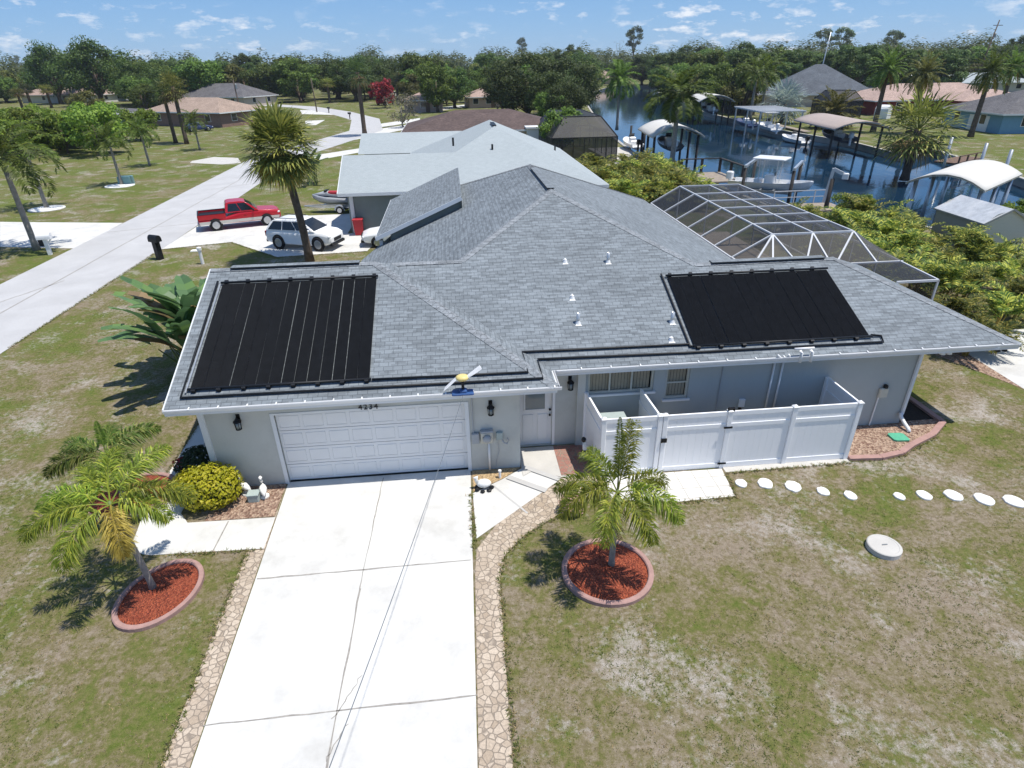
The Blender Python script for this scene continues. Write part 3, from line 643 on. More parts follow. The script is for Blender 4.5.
# ------------------------------------------------------------------ roof solar heaters
def plG(x, y, h=0): return V((x, y, zG(y)+h))
def plM(x, y, h=0): return V((x, y, zM(y)+h))
def solar(fn, x0, x1, y0, y1, n, label, feedside, wide):
    t = empty('solar_heater', fn((x0+x1)/2, y0), label, 'solar heater', 'black solar pool heaters on the roof'); base = V(t.location)
    up = V((0, 1, S)).normalized(); nr = V((0, -S, 1)).normalized(); L = (fn(0, y1)-fn(0, y0)).length
    w_ = (x1-x0)/n
    for i in range(n):
        b = MB(); xa, xb = x0+i*w_+(.008 if i in wide else .0032), x0+(i+1)*w_-(.008 if i+1 in wide else .0032)
        k = 12; wob = random.uniform(-.004, .004)
        # ribbed tube mat: zigzag profile along its width
        prof = []
        for j in range(k*2+1):
            prof.append((xa+(xb-xa)*j/(k*2), .045+(.012 if j % 2 else 0)))
        rs = []
        for v_ in (.05, L*.33, L*.66, L-.05):
            o = wob*math.sin(v_*1.1+i); rs.append([tuple(fn(0, y0)-V((fn(0, y0).x, 0, 0))+V((u+o, 0, 0))+up*v_+nr*h) for u, h in prof])
        b.rings(rs, False, False, False)
        b.build('panel', 'black_panel', t, loc=-base)
    for v_ in (0, L): b = MB(); b.tube([fn(x0-.04, y0)+up*v_+nr*.07, fn(x1+.04, y0)+up*v_+nr*.07], .035, 8); b.build('header_pipe', 'black_plastic', t, True, loc=-base)
    for i in range(0, n+1, 2):
        for v_ in (-.03, L+.04):
            b = MB(); p = fn(x0+.1+i*w_*.96, y0)+up*v_; b.rings([[tuple(p+V((dx, 0, 0))+up*dy+nr*hz) for dx, dy in ((-.05, -.05), (.05, -.05), (.05, .05), (-.05, .05))] for hz in (0, .09)]); b.build('bracket', 'black_plastic', t, loc=-base)
    return t
solar(plG, -6.70, -2.36, 13.55, 17.15, 14, 'black ribbed solar pool heater on roof above the garage door, with pale seams', 0, (3, 7, 11, 12))
solar(plM, 6.33, 11.42, 14.42, 17.12, 15, 'black ribbed solar pool heater on roof above the white fence', 0, (12, 10, 3))
def pipe(pts, label):
    b = MB(); b.tube(pts, .032, 8); o = b.build('feed_pipe', 'black_plastic', None, True); tag(o, label, 'pipe'); return o
h = .05
pipe([plG(-2.3, 13.52, .06), plG(0, 13.50, h), plG(1.62, 13.48, h), plM(1.60, 14.55, h), plM(4, 14.52, h), plM(6.2, 14.50, h), plM(6.2, 14.42, h), plM(6.35, 14.42, .07)], 'black pipe along the roof from the garage solar heater to the right heater, upper run')
pipe([plG(-6.85, 17.2, .06), plG(-6.85, 15, h), plG(-6.86, 13.32, h), plG(-3, 13.3, h), plG(1.98, 13.27, h), plM(1.98, 14.28, h), plM(6, 14.22, h), plM(11.7, 14.2, h), plM(11.75, 14.42, h), plM(11.46, 14.44, .07)], 'black pipe along the eave wrapping round the garage solar heater, lower run')
b = MB(); b.tube([plG(-6.78, 13.45, .05), plG(-6.76, 17.1, .05)], .022, 6); tag(b.build('vent_line', 'galv'), 'thin grey pipe up the left side of the garage solar heater', 'pipe')
b = MB(); b.tube([plM(6.18, 17.2, .05), plM(6.22, 14.45, .05)], .03, 6); tag(b.build('feed_pipe', 'black_plastic'), 'black pipe up the left side of the right solar heater', 'pipe')

# ------------------------------------------------------------------ wall fittings
def lantern(x, y, z, label):
    t = empty('wall_lantern', (x, y, z), label, 'wall lantern', 'black lanterns on the front walls')
    b = MB(); b.bbox(-.05, -.02, -.02, .05, 0, .24, .008); b.beam((0, -.01, .15), (0, -.13, .17), .025, .025); b.build('bracket', 'black_metal', t)
    b = MB(); b.lathe([(.01, .22), (.02, .19), (.035, .17), (.10, .10), (.105, .085), (.02, .085)], 10, (0, -.13, 0)); b.build('cap', 'black_metal', t)
    b = MB()
    for k in range(6): a = 2*PI*k/6; b.beam((.07*math.cos(a), -.13+.07*math.sin(a), -.12), (.085*math.cos(a), -.13+.085*math.sin(a), .085), .012, .012)
    b.lathe([(.02, -.16), (.06, -.14), (.08, -.125), (.075, -.11)], 10, (0, -.13, 0)); b.build('cage', 'black_metal', t)
    b = MB(); b.lathe([(.06, -.105), (.07, .08)], 10, (0, -.13, 0)); b.build('glass', 'glass_pale', t, True)
lantern(-5.71, 13.46, 2.0, 'black lantern on garage wall above the yellow shrub')
lantern(.63, 13.46, 1.95, 'black lantern above the grey electricity meter boxes')
lantern(2.90, 14.42, 2.02, 'black lantern to the right of the white front door')
t = empty('meter_box', (.50, 13.46, 1.1), 'beige electricity meter box with round dial on the garage wall', 'meter box')
b = MB(); b.bbox(-.16, -.13, -.16, .16, 0, .17, .02); b.build('case', 'beige_paint', t); b = MB(); b.lathe([(.11, 0), (.11, .06), (.085, .085), (.0, .09)], 16); o = b.build('dial', 'meter_grey', t, True); o.rotation_euler = (PI/2, 0, 0); o.location = (0, -.13, .0)
b = MB(); b.tube([(.05, -.06, -.16), (.05, -.06, -1.08)], .03, 8); b.build('conduit', 'white_paint', t, True)
b = MB(); b.bbox(-.17, -.14, .17, .17, 0, .22, .01); b.build('hood', 'meter_grey', t)
t = empty('junction_box', (.20, 13.46, 1.1), 'dark grey junction box with conduit up to the eave, beside meter', 'junction box')
b = MB(); b.bbox(-.10, -.10, -.17, .10, 0, .14, .015); b.build('case', 'meter_grey', t); b = MB(); b.tube([(-.05, -.04, .14), (-.05, -.04, 1.42)], .018, 6); b.build('conduit', 'meter_grey', t)
t = empty('cable_box', (.84, 13.46, 1.1), 'small blue grey cable box with loose hanging wire, beside meter', 'cable box')
b = MB(); b.bbox(-.09, -.08, -.10, .09, 0, .12, .015); b.build('case', 'cover_sage', t)
b = MB(); b.tube([(.05, -.06, -.08), (.12, -.1, -.2), (.2, -.1, -.22), (.24, -.1, -.12), (.2, -.1, -.05)], .02, 6); b.tube([(-.05, -.03, -.1), (-.02, -.03, -.5), (-.10, -.03, -.8), (-.12, -.03, -1.05)], .008, 5); b.build('wire', 'meter_grey', t)
t = empty('outlet_box', (7.95, 14.35, 1.1), 'small white outlet box on shaded wall behind the fence', 'outlet box'); b = MB(); b.bbox(-.09, -.08, -.12, .09, 0, .13, .02); b.build('case', 'white_paint', t); b = MB(); b.bbox(-.06, -.12, -.3, .0, -.001, -.16, .01); b.build('plug', 'black_plastic', t)
t = empty('valve_timer_box', (12.25, 14.35, 1.15), 'beige timer box with pipe on wall above the brown rock bed', 'timer box'); b = MB(); b.bbox(-.12, -.10, -.15, .14, 0, .15, .02); b.build('case', 'beige_paint', t)
b = MB(); b.bbox(-.02, -.12, .16, .08, 0, .26, .02); b.build('hood', 'black_plastic', t); b = MB(); b.tube([(-.08, -.04, -.15), (-.10, -.04, -1.15)], .022, 6); b.build('conduit', 'white_paint', t)
t = empty('floodlight', (15.35, 14.2, 2.54), 'black twin floodlight under the right roof corner', 'floodlight')
for dx in (-.09, .12):
    b = MB(); b.lathe([(.02, 0), (.05, -.05), (.075, -.14), (.06, -.15)], 10, (dx, -.05, -.02)); b.build('lamp_head', 'black_metal', t, True)
b = MB(); b.bbox(-.06, -.05, -.03, .08, .03, 0, .008); b.build('base', 'black_metal', t)
t = empty('floodlight', (13.65, 14.2, 2.54), 'white twin floodlight under the eave above the downspout', 'floodlight')
for dx in (-.1, .1):
    b = MB(); b.lathe([(.02, 0), (.05, -.04), (.09, -.12), (.07, -.13)], 10, (dx, -.06, -.02)); b.build('lamp_head', 'white_paint', t, True)
b = MB(); b.bbox(-.06, -.05, -.03, .06, .03, 0, .008); b.build('base', 'white_paint', t)
# whirligig on the eave and overhead cable
t = empty('whirligig', (-.05, 13.0, ZE), 'yellow and white whirligig on blue foot at the garage eave', 'whirligig')
b = MB(); b.bbox(-.28, -.14, .0, .26, .12, .05, .02); b.bbox(-.1, -.1, .05, .1, .1, .12, .03); b.build('foot', 'blue_plastic', t)
b = MB(); b.tube([(0, 0, .1), (0, 0, .36)], .035, 8); b.build('stem', 'black_plastic', t)
b = MB(); b.blob((0, 0, .43), (.17, .15, .08), 14, 8, 0); b.build('hub', 'yellow_plastic', t, True)
for sx, a in ((1, .5), (-1, .6)):
    b = MB(); b.rings([[(sx*(.12+.36*k), -.07+.0*k-(.03 if k else 0), .43+sx*a*.5*k+d1) for d1 in (0,)]+[(sx*(.12+.32*k), .05, .43+sx*a*.5*k), (sx*(.12+.32*k), .05, .47+sx*a*.5*k), (sx*(.12+.32*k), -.05, .47+sx*a*.5*k)] for k in (0, .5, 1)]); b.build('blade', 'white_paint', t)
b = MB(); A, B = V((-.05, 12.92, ZE)), V((-1.25, .9, 6.1)); b.tube([A.lerp(B, i/20)-V((0, 0, .12*4*(i/20)*(1-i/20))) for i in range(21)], [.007-.0035*i/20 for i in range(21)], 5)
tag(b.build('overhead_cable', 'grey_metal'), 'thin dark cable hanging from the garage eave across the driveway', 'cable')

# ------------------------------------------------------------------ white vinyl fence
FY = 12.8; FH = 1.78
fence = empty('vinyl_fence', (3.5, FY, 0), 'white vinyl privacy fence with gate enclosing the strip beside house wall', 'fence')
def fpart(b, name, m='vinyl', par=None): o = b.build(name, m, par or fence); o.location = (-3.5, -FY, 0) if par is None else (0, 0, 0); return o
def fpanel(p, q, gate=False):
    p, q = V((*p, 0)), V((*q, 0)); t = (q-p).normalized(); L = (q-p).length
    b = MB(); n = max(2, int(L/.18)); wv = L/n
    for i in range(n):
        a, c = p+t*(i*wv+.0015), p+t*((i+1)*wv-.0015)
        b.beam((a.x, a.y, .74), (c.x, c.y, .74), .02, 1.22); b.beam((a.x, a.y, 1.55), (c.x, c.y, 1.55), .018, .28)
    for z, hh in ((.09, .15), (1.37, .11), (1.73, .12)): b.beam((p.x, p.y, z), (q.x, q.y, z), .05, hh)
    return fpart(b, 'gate' if gate else 'panel')
def fpost(x, y, h=FH, cap=True):
    b = MB(); b.bbox(x-.06, y-.06, 0, x+.06, y+.06, h, .008); o = fpart(b, 'post')
    if cap: b = MB(); b.rings([[(x+sx*r, y+sy*r, z) for sx, sy in ((-1, -1), (1, -1), (1, 1), (-1, 1))] for r, z in ((.07, h), (.075, h+.03), (.02, h+.075))]); fpart(b, 'cap', 'white_paint', o)
xs = [3.5, 4.98, 6.85, 8.62, 10.42]
for i in range(4): fpanel((xs[i]+.065, FY), (xs[i+1]-.065, FY), i == 1)
for x in xs: fpost(x, FY)
fpanel((3.45, FY+.065), (3.36, 14.20)); fpost(3.35, 14.265, FH, False)
fpanel((4.98, FY+.065), (4.9, 14.28)); fpanel((10.42, FY+.065), (10.40, 14.25)); fpost(10.40, 14.28, FH, False)
fpost(5.12, FY)
for z in (1.3, .15):
    b = MB(); b.box(6.72, FY-.075, z, 6.95, FY-.055, z+.05); fpart(b, 'hinge', 'black_metal')
b = MB(); b.box(5.05, FY-.09, 1.0, 5.2, FY-.062, 1.12); fpart(b, 'latch', 'black_metal')
b = MB(); b.bbox(6.78, FY-.04, 1.80, 6.96, FY+.03, 1.9, .01); tag(b.build('gate_spring', 'black_metal'), 'small black box clipped on the fence post top right of gate', 'fitting')
# things inside the fence
t = empty('covered_grill', (4.0, 13.75, 0), 'grill under a pale sage cover behind the white fence', 'grill')
b = MB(); b.rings([[(x, y, z) for x, y in ((-w1, -d1), (w1, -d1), (w1, d1), (-w1, d1))] for w1, d1, z in ((.52, .3, .05), (.50, .29, .9), (.48, .27, 1.0), (.36, .2, 1.28), (.34, .18, 1.3))]); b.build('cover', 'cover_sage', t)
t = empty('hose_reel', (5.2, 14.2, 1.15), 'dark garden hose reel on the wall right of wide window', 'hose reel')
b = MB(); b.lathe([(.06, -.06), (.17, -.06), (.17, -.04), (.11, -.03), (.11, .03), (.17, .04), (.17, .06), (.06, .06)], 14); o = b.build('reel', 'meter_grey', t); o.rotation_euler = (PI/2, 0, 0)
b = MB(); b.bbox(-.08, .02, -.2, .08, .14, .1, .01); b.build('bracket', 'black_plastic', t)
t = empty('storage_bin', (6.6, 13.7, 0), 'dark green low storage bin behind the white gate', 'storage bin'); b = MB(); b.bbox(-.5, -.3, 0, .5, .3, .55, .03); b.build('body', 'green_plastic', t); b = MB(); b.bbox(-.53, -.33, .55, .53, .33, .63, .02); b.build('lid', 'black_plastic', t)
t = empty('storage_bin', (9.1, 13.8, 0), 'black bin standing below the white conduits behind fence', 'storage bin'); b = MB(); b.rings([[(x*r, y*r, z) for x, y in ((-1, -1), (1, -1), (1, 1), (-1, 1))] for r, z in ((.2, 0), (.24, .75))]); b.build('body', 'black_plastic', t); b = MB(); b.bbox(-.26, -.26, .75, .26, .26, .82, .02); b.build('lid', 'black_plastic', t)

# ------------------------------------------------------------------ yard things
def stone(x, y, rx, ry, rot, label):
    b = MB(); n = 18; rs = []
    base = [1+random.uniform(-.07, .07) for _ in range(n)]
    for k, z in ((1, 0), (1, .03), (.94, .045)): rs.append([(rx*k*base[i]*math.cos(2*PI*i/n), ry*k*base[i]*math.sin(2*PI*i/n), z) for i in range(n)])
    b.rings(rs); o = b.build('stepping_stone', 'white_stone', loc=(x, y, .0), rot=rot); tag(o, label, 'stepping stone', 'white stepping stones across the lawn')
ords = 'first second third fourth fifth sixth seventh eighth ninth tenth'.split()
for i, (px, py, s) in enumerate([(741, 484, .15), (765, 484, .19), (793, 487, .2), (823, 492, .15), (850, 496, .15), (899, 497, .13), (924, 496, .17), (953, 496, .2), (984, 500, .21), (1014, 502, .22)]):
    p = G(px, py); stone(p.x, p.y, s, s*1.15, random.uniform(-.4, .4), 'white oval stepping stone, %s from the paver patch' % ords[i])
t = empty('septic_lid', (9.24, 9.36, 0), 'round grey concrete septic lid standing proud of the lawn', 'septic lid')
b = MB(); b.lathe([(.36, 0), (.36, .12), (.34, .135), (.30, .135), (.29, .128), (0.01, .13)], 32); b.build('cover', 'concrete_old', t)
b = MB(); b.beam((-.06, 0, .14), (.06, 0, .14), .02, .02); b.build('handle', 'grey_metal', t)
b = MB(); b.prism([(-.22, -.15), (-.15, -.2), (.2, -.2), (.24, -.14), (.22, .16), (.15, .2), (-.18, .2), (-.24, .15)], 0, .05); o = b.build('valve_box', 'green_plastic', loc=(12.55, 13.55, .015), rot=-.1); tag(o, 'green irrigation valve lid lying in brown rock bed', 'valve lid')
def bed(x, y, rx, ry, rot, label):
    t = empty('mulch_bed', (x, y, 0), label, 'mulch bed', 'red mulch beds with curbs', rot)
    b = MB(); n = 40; rs = []
    for k, z in ((1.0, -.01), (1.0, .09), (.975, .11), (.9, .11), (.88, .09), (.88, .0)): rs.append([(rx*k*math.cos(2*PI*i/n), ry*k*math.sin(2*PI*i/n), z) for i in range(n)])
    b.rings(rs, False, False); b.build('edging', 'ring_concrete', t)
    b = MB(); rs = [[(rx*k*math.cos(2*PI*i/n), ry*k*math.sin(2*PI*i/n), z+random.uniform(-.012, .012)) for i in range(n)] for k, z in ((.89, .05), (.6, .085), (.3, .10), (.05, .11))]; b.rings(rs, False, True); b.build('mulch', 'mulch', t)
bed(2.86, 9.38, 1.0, .98, 0, 'round bed of red mulch with curb, around the palm right of the driveway')
bed(-6.72, 9.82, .78, .98, -.35, 'oval bed of red mulch with curb, nearest the left edge of driveway')
bed(-8.85, 13.35, 1.15, .95, .2, 'bed of red mulch mostly hidden behind the left palm fronds')
# garden statues and ornaments
def statue(x, y, rot, label, s=1):
    t = empty('garden_statue', (x, y, .014), label, 'garden statue', 'white garden figures', rot)
    b = MB(); b.lathe([(.10*s, 0), (.10*s, .03*s), (.03*s, .05*s)], 10); b.build('base', 'white_stone', t)
    b = MB(); b.tube([(-.16*s, 0, .12*s), (-.08*s, 0, .17*s), (.02*s, 0, .2*s), (.09*s, 0, .24*s), (.10*s, 0, .33*s), (.06*s, 0, .40*s), (.10*s, 0, .44*s), (.2*s, 0, .42*s)], [.015*s, .06*s, .085*s, .06*s, .03*s, .028*s, .04*s, .008*s], 8); b.tube([(0, .02*s, .15*s), (0, .02*s, .02)], .014*s, 5); b.tube([(.02*s, -.02*s, .15*s), (.02*s, -.02*s, .02)], .014*s, 5); b.build('bird', 'white_stone', t, True)
p = G(247, 494); statue(p.x, p.y, 2.6, 'white bird figure close beside the yellow shrub', 1.2)
p = G(265, 497); statue(p.x, p.y, 1.9, 'white bird figure nearer the garage door on brown rocks', 1.2)
t = empty('utility_box', (*G(255, 500)[:2], 0.014), 'small green box between the two white bird figures', 'utility box'); b = MB(); b.bbox(-.14, -.12, 0, .14, .12, .2, .02); b.build('body', 'cover_sage', t); b = MB(); b.bbox(-.15, -.13, .2, .15, .13, .23, .01); b.build('lid', 'cover_sage', t)
t = empty('garden_ornament', (*G(484, 488)[:2], 0.014), 'white duck shaped planter on dark stones below the meter', 'planter')
b = MB(); b.blob((0, 0, .14), (.2, .13, .12), 12, 8, .02); b.tube([(-.16, 0, .18), (-.2, 0, .28), (-.18, 0, .34), (-.27, 0, .34)], [.06, .045, .055, .015], 8); b.build('bird', 'white_stone', t, True)
b = MB()
for i in range(7): a = i*.9; b.blob((.2*math.cos(a), .15*math.sin(a)-.05, .03), (.07, .06, .05), 7, 5, .15)
b.build('stones', 'black_plastic', t)
t = empty('pipe_stub', (*G(500, 478)[:2], 0), 'short white pipe stub at foot of the wall by walkway', 'pipe stub'); b = MB(); b.lathe([(.035, 0), (.035, .22), (.045, .22), (.045, .26), (.0, .27)], 10); b.build('pipe', 'white_paint', t)
t = empty('garden_figure', (3.25, 13.6, 0), 'striped black and white garden figure leaning at fence corner', 'garden figure'); b = MB(); b.tube([(-.1, .1, .03), (.0, -.1, .25), (-.06, -.2, .5), (-.1, -.2, .75)], [.07, .09, .08, .04], 8); b.build('body', 'white_stone', t, True); b = MB(); b.blob((-.12, -.22, .82), (.07, .07, .08), 8, 6, 0); b.tube([(0, -.06, .2), (.01, -.1, .28)], .1, 8); b.tube([(-.05, -.2, .44), (-.06, -.2, .5)], .09, 8); b.build('marking', 'black_plastic', t, True)

# ------------------------------------------------------------------ plants
def frond(b, base, az, el, L, droop, nl, ll, lw, plume=0, start=.12, vee=.5, stem=.018, tipl=.35, curl=0, tipdrop=(.12, .35)):
    """feather leaf: curved rachis with leaflets both sides (plume > 0: all round it)"""
    p = V(base); d = V((math.cos(az)*math.cos(el), math.sin(az)*math.cos(el), math.sin(el))); side0 = V((-math.sin(az), math.cos(az), 0))
    seg = 10; pts = [p.copy()]; e = el; a = az
    for i in range(seg):
        e -= droop/seg*(.5+1.0*i/seg); a += curl/seg
        p = p+V((math.cos(a)*math.cos(e), math.sin(a)*math.cos(e), math.sin(e)))*(L/seg); pts.append(p.copy())
    b.tube(pts, [stem*(1-.85*i/seg) for i in range(seg+1)], 4, False)
    for k in range(nl):
        u = start+(1-start)*(k+.5)/nl; i = min(int(u*seg), seg-1); f = u*seg-i
        q = pts[i].lerp(pts[i+1], f); t = (pts[i+1]-pts[i]).normalized()
        s = t.cross(V((0, 0, 1))); s = s.normalized() if s.length > .05 else side0; n = s.cross(t)
        l = ll*(math.sin(PI*min(1, .18+u*.82))**.6*(1-tipl*0)+.1)*random.uniform(.85, 1.1)
        for sg in (1, -1):
            if plume: an = random.uniform(-plume, plume); dr = (s*sg*math.cos(an)+n*math.sin(an))
            else: dr = (s*sg+n*vee*random.uniform(.3, 1.1))
            dr = (dr.normalized()+t*random.uniform(.45, .8)).normalized()
            wv = t.cross(dr).cross(dr).normalized()*lw
            mid = q+dr*l*.5+V((0, 0, .02*l)); tip = q+dr*l-V((0, 0, l*random.uniform(*tipdrop)))
            b.add([q, mid+wv, tip, mid-wv], [(0, 1, 2, 3)])
def fan(b, base, az, el, pet, rad, nseg=14, spread=2.0, droop=.3, lw=None):
    d = V((math.cos(az)*math.cos(el), math.sin(az)*math.cos(el), math.sin(el))); p = V(base); h = p+d*pet
    b.beam(p, h, .03, .03); s = d.cross(V((0, 0, 1))); s = s.normalized() if s.length > .05 else V((1, 0, 0)); n = s.cross(d)
    for i in range(nseg):
        a = (i/(nseg-1)-.5)*2*spread+random.uniform(-.06, .06); l = rad*(1-.25*abs(a)/spread)*random.uniform(.85, 1.1)
        dr = (d*math.cos(a)+s*math.sin(a)+n*random.uniform(-.1, .22)).normalized(); w_ = dr.cross(n).normalized()*(lw or rad*.036)
        m = h+dr*l*.6; tip = h+dr*l-V((0, 0, droop*l*random.uniform(.5, 1.2)))
        b.add([h, m+w_, tip, m-w_], [(0, 1, 2, 3)])
def trunk_mesh(h, r0, r1, lean=(0, 0), n=8, rings_=8, swell=.0):
    b = MB(); b.tube([(lean[0]*(i/rings_)**1.6, lean[1]*(i/rings_)**1.6, h*i/rings_) for i in range(rings_+1)], [r0+(r1-r0)*i/rings_+swell*math.sin(PI*i/rings_)+(.25*r0 if i == 0 else 0)+random.uniform(-.04, .04)*r0 for i in range(rings_+1)], n); return b
def sabal(h, rad, name='cabbage_palm', dead=1.0, nf=34, leaf='palm_green', r=.17, lean=(0, 0), nseg=14):
    """returns list of (part name, mesh)"""
    out = [('trunk', trunk_mesh(h, r*1.15, r, lean).mesh('trunk', 'trunk_brown', True))]
    top = V((lean[0], lean[1], h-.1)); b = MB()
    for i in range(nf):
        el = R(80-128*(i/nf)**.85)+random.uniform(-.12, .12); az = i*2.4+random.uniform(-.25, .25)
        fan(b, top, az, el, rad*.5*random.uniform(.8, 1.15), rad*.58, nseg, 1.9, .16)
    out.append(('crown', b.mesh('crown', leaf, uv=False)))
    if dead:
        b = MB()
        for i in range(int(nf*.5*dead)):
            el = R(-30-40*random.random()); fan(b, top, i*2.4, el, rad*.32, rad*.5, max(7, nseg-4), 1.6, .45)
        out.append(('dead_fronds', b.mesh('dead_fronds', 'palm_gold' if dead > 1.2 else 'palm_dead', uv=False)))
    return out
def feather(h, L, nf, nl, leaf='palm_green', r=.14, ll=.55, lw=.03, lean=(0, 0), emin=-35, dead=0, droop=1.3, tm='trunk_grey', shaft=0, swell=0):
    out = [('trunk', trunk_mesh(h, r*1.15, r*.8, lean, swell=swell).mesh('trunk', tm, True))]
    top = V((lean[0], lean[1], h)); b = MB()
    if shaft:
        c = MB(); c.tube([top-V((0, 0, .1)), top+V((0, 0, shaft*.4)), top+V((0, 0, shaft))], [r*.95, r*.9, r*.4], 8); out.append(('crownshaft', c.mesh('crownshaft', 'crownshaft', True))); top = top+V((0, 0, shaft*.9))
    for i in range(nf):
        el = R(82-(82-emin)*(i/nf)**.9)+random.uniform(-.1, .1)
        frond(b, top, i*2.4+random.uniform(-.2, .2), el, L*random.uniform(.85, 1.08), droop*random.uniform(.8, 1.2)*(.6+.4*math.cos(el)), nl, ll, lw)
    out.append(('crown', b.mesh('crown', leaf, uv=False)))
    if dead:
        b = MB()
        for i in range(dead): frond(b, top-V((0, 0, .15)), i*2.4, R(-35-30*random.random()), L*.75, .6, nl, ll*.7, lw)
        out.append(('dead_fronds', b.mesh('dead_fronds', 'palm_gold', uv=False)))
    return out
def broad(seed, h, rx, rz, n, ls, leaf, th=None, trunk='trunk_brown', clumps=26, open_=.0, tr=.22):
    rnd = random.Random(seed); th = th or h*.3; b = MB()
    b.tube([(0, 0, 0), (.1*rx*.3, 0, th*.5), (0, .05*rx, th), (0, 0, h*.62)], [tr*1.4, tr, tr*.85, tr*.3], 7)
    cz = (th+h)/2; cs = []
    for i in range(clumps):
        a = rnd.uniform(0, 2*PI); v = rnd.uniform(-.9, 1); q = math.sqrt(max(0, 1-v*v*.85))*rnd.uniform(.45, 1.0)
        c = V((rx*q*math.cos(a), rx*q*math.sin(a), cz+(h-th)/2*v*.86)); cs.append((c, rnd.uniform(.22, .42)*rx))
        if i % 3 == 0: b.tube([(0, 0, th*rnd.uniform(.7, 1.1)), tuple(V((c.x*.5, c.y*.5, (th+c.z)/2-.2))), tuple(c)], [tr*.5, tr*.3, tr*.08], 5, False)
    tm = b.mesh('trunk', trunk, True); b = MB(); per = n//clumps
    for c, r in cs:
        for k in range(int(per*(r/(.32*rx)))):
            d = V((rnd.gauss(0, 1), rnd.gauss(0, 1), rnd.gauss(0, 1))).normalized(); p = c+V((d.x*r, d.y*r, d.z*r*.75))*(rnd.random()**.4)*rnd.uniform(.8, 1.15)
            nn = (d+V((rnd.gauss(0, .6), rnd.gauss(0, .6), rnd.gauss(0, .6)+.4))).normalized(); a = nn.cross(V((rnd.random()-.5, rnd.random()-.5, rnd.random()-.5))).normalized(); e = nn.cross(a); s = ls*rnd.uniform(.6, 1.25)
            b.add([p-a*s, p-e*s*.55, p+a*s, p+e*s*.55], [(0, 1, 2, 3)])
    return [('trunk', tm), ('crown', b.mesh('crown', leaf, uv=False))]
def place(parts, name, loc, label, cat, rot=None, scale=1.0, group=None):
    t = empty(name, loc, label, cat, group, random.uniform(0, 6.28) if rot is None else rot)
    t.scale = scale if isinstance(scale, tuple) else (scale,)*3
    for pn, me in parts: link(pn, me, t)
    return t

# --- the two foxtail palms by the driveway, frond by frond
def foxtail(loc, h, label, fr, spear=None, lean=(0, 0), leaf='foxtail_leaf', r=.055):
    t = empty('foxtail_palm', (*loc, .06), label, 'palm tree', 'foxtail palms by the driveway')
    trunk_mesh(h, r*1.25, r, lean, 10, 10).build('trunk', 'trunk_grey', t, True)
    top = V((lean[0], lean[1], h)); b = MB(); b.tube([top-V((0, 0, .12)), top+V((0, 0, .12)), top+V((0, 0, .36))], [r*1.05, r*1.2, r*.5], 9); b.build('crownshaft', 'crownshaft', t, True)
    top = top+V((0, 0, .28))
    for az, el, L, dr in fr:
        b = MB(); frond(b, top, R(az), R(el), L*1.08, dr, 130, .34, .0135, plume=2.7, start=.16, stem=.018, tipdrop=(.2, .6), curl=random.uniform(-.3, .3))
        frond(b, top, R(az), R(el), L*1.08, dr, 40, .34, .0135, plume=.8, start=.16, stem=.012, tipdrop=(.2, .6))
        b.build('frond', leaf if el > 18 else 'palm_gold', t, uv=False)
    b = MB(); frond(b, top-V((0, 0, .2)), R(fr[2][0]+25), R(-35), .8, .5, 40, .2, .012, plume=2, stem=.014); b.build('dead_frond', 'palm_dead', t, uv=False)
    if spear:
        b = MB(); frond(b, top, R(95), R(86), spear, .1, 60, .16, .012, plume=.3, start=.3, stem=.02); b.build('spear_leaf', 'leaf_bright', t, uv=False)
foxtail((2.98, 9.5), 1.75, 'young foxtail palm with upright pale spear in the round mulch bed', [(200, 40, 1.45, 1.9), (165, 35, 1.35, 1.7), (240, 30, 1.4, 1.8), (285, 25, 1.35, 1.7), (330, 35, 1.45, 1.8), (55, 66, 1.45, .6), (120, 50, 1.2, 1.3), (15, 30, 1.3, 1.6)], 1.7)
foxtail((-6.9, 9.95), 1.95, 'leaning foxtail palm with yellowing fronds in the oval mulch bed', [(170, 40, 1.45, 1.7), (205, 30, 1.6, 1.6), (250, 20, 1.5, 2.0), (300, 15, 1.25, 2.2), (10, 35, 1.6, 1.5), (55, 50, 1.5, 1.2), (110, 50, 1.4, 1.2), (140, 40, 1.5, 1.3), (345, 30, 1.3, 1.7)], None, (-.22, .1))
foxtail((-8.75, 12.9), 1.3, 'smaller foxtail palm with browned fronds, behind the leaning palm', [(40, 45, 1.3, 1.5), (100, 40, 1.25, 1.5), (160, 35, 1.35, 1.6), (210, 35, 1.3, 1.6), (270, 30, 1.2, 1.8), (330, 35, 1.3, 1.6)], .9, leaf='foxtail_deep')
# --- yellow croton, dark shrub, travellers palm
def leafball(b, c, r, n, ls, up=.5):
    for k in range(n):
        d = V((random.gauss(0, 1), random.gauss(0, 1), random.gauss(0, 1)+.2)).normalized(); q = 1+.10*mnoise.noise(d*3+V(c)); p = V(c)+V((d.x*r[0], d.y*r[1], d.z*r[2]))*q*random.uniform(.78, 1.03)
        if p.z < .03: p.z = random.uniform(.03, .2)
        nn = (d+V((random.gauss(0, .45), random.gauss(0, .45), random.gauss(0, .3)+up))).normalized(); a = nn.cross(V((random.random()-.5, random.random()-.5, random.random()-.5))).normalized(); e = nn.cross(a); s = ls*random.uniform(.7, 1.2)
        b.add([p-a*s, p-e*s*.5+nn*s*.15, p+a*s, p+e*s*.5+nn*s*.15], [(0, 1, 2, 3)])
p = G(205, 517); t = empty('croton_shrub', (p.x, p.y+.55, 0), 'rounded bright yellow green shrub at the garage corner', 'shrub')
b = MB(); leafball(b, (0, 0, .52), (.86, .66, .58), 3000, .055, .15); b.build('foliage', 'croton_leaf', t, uv=False)
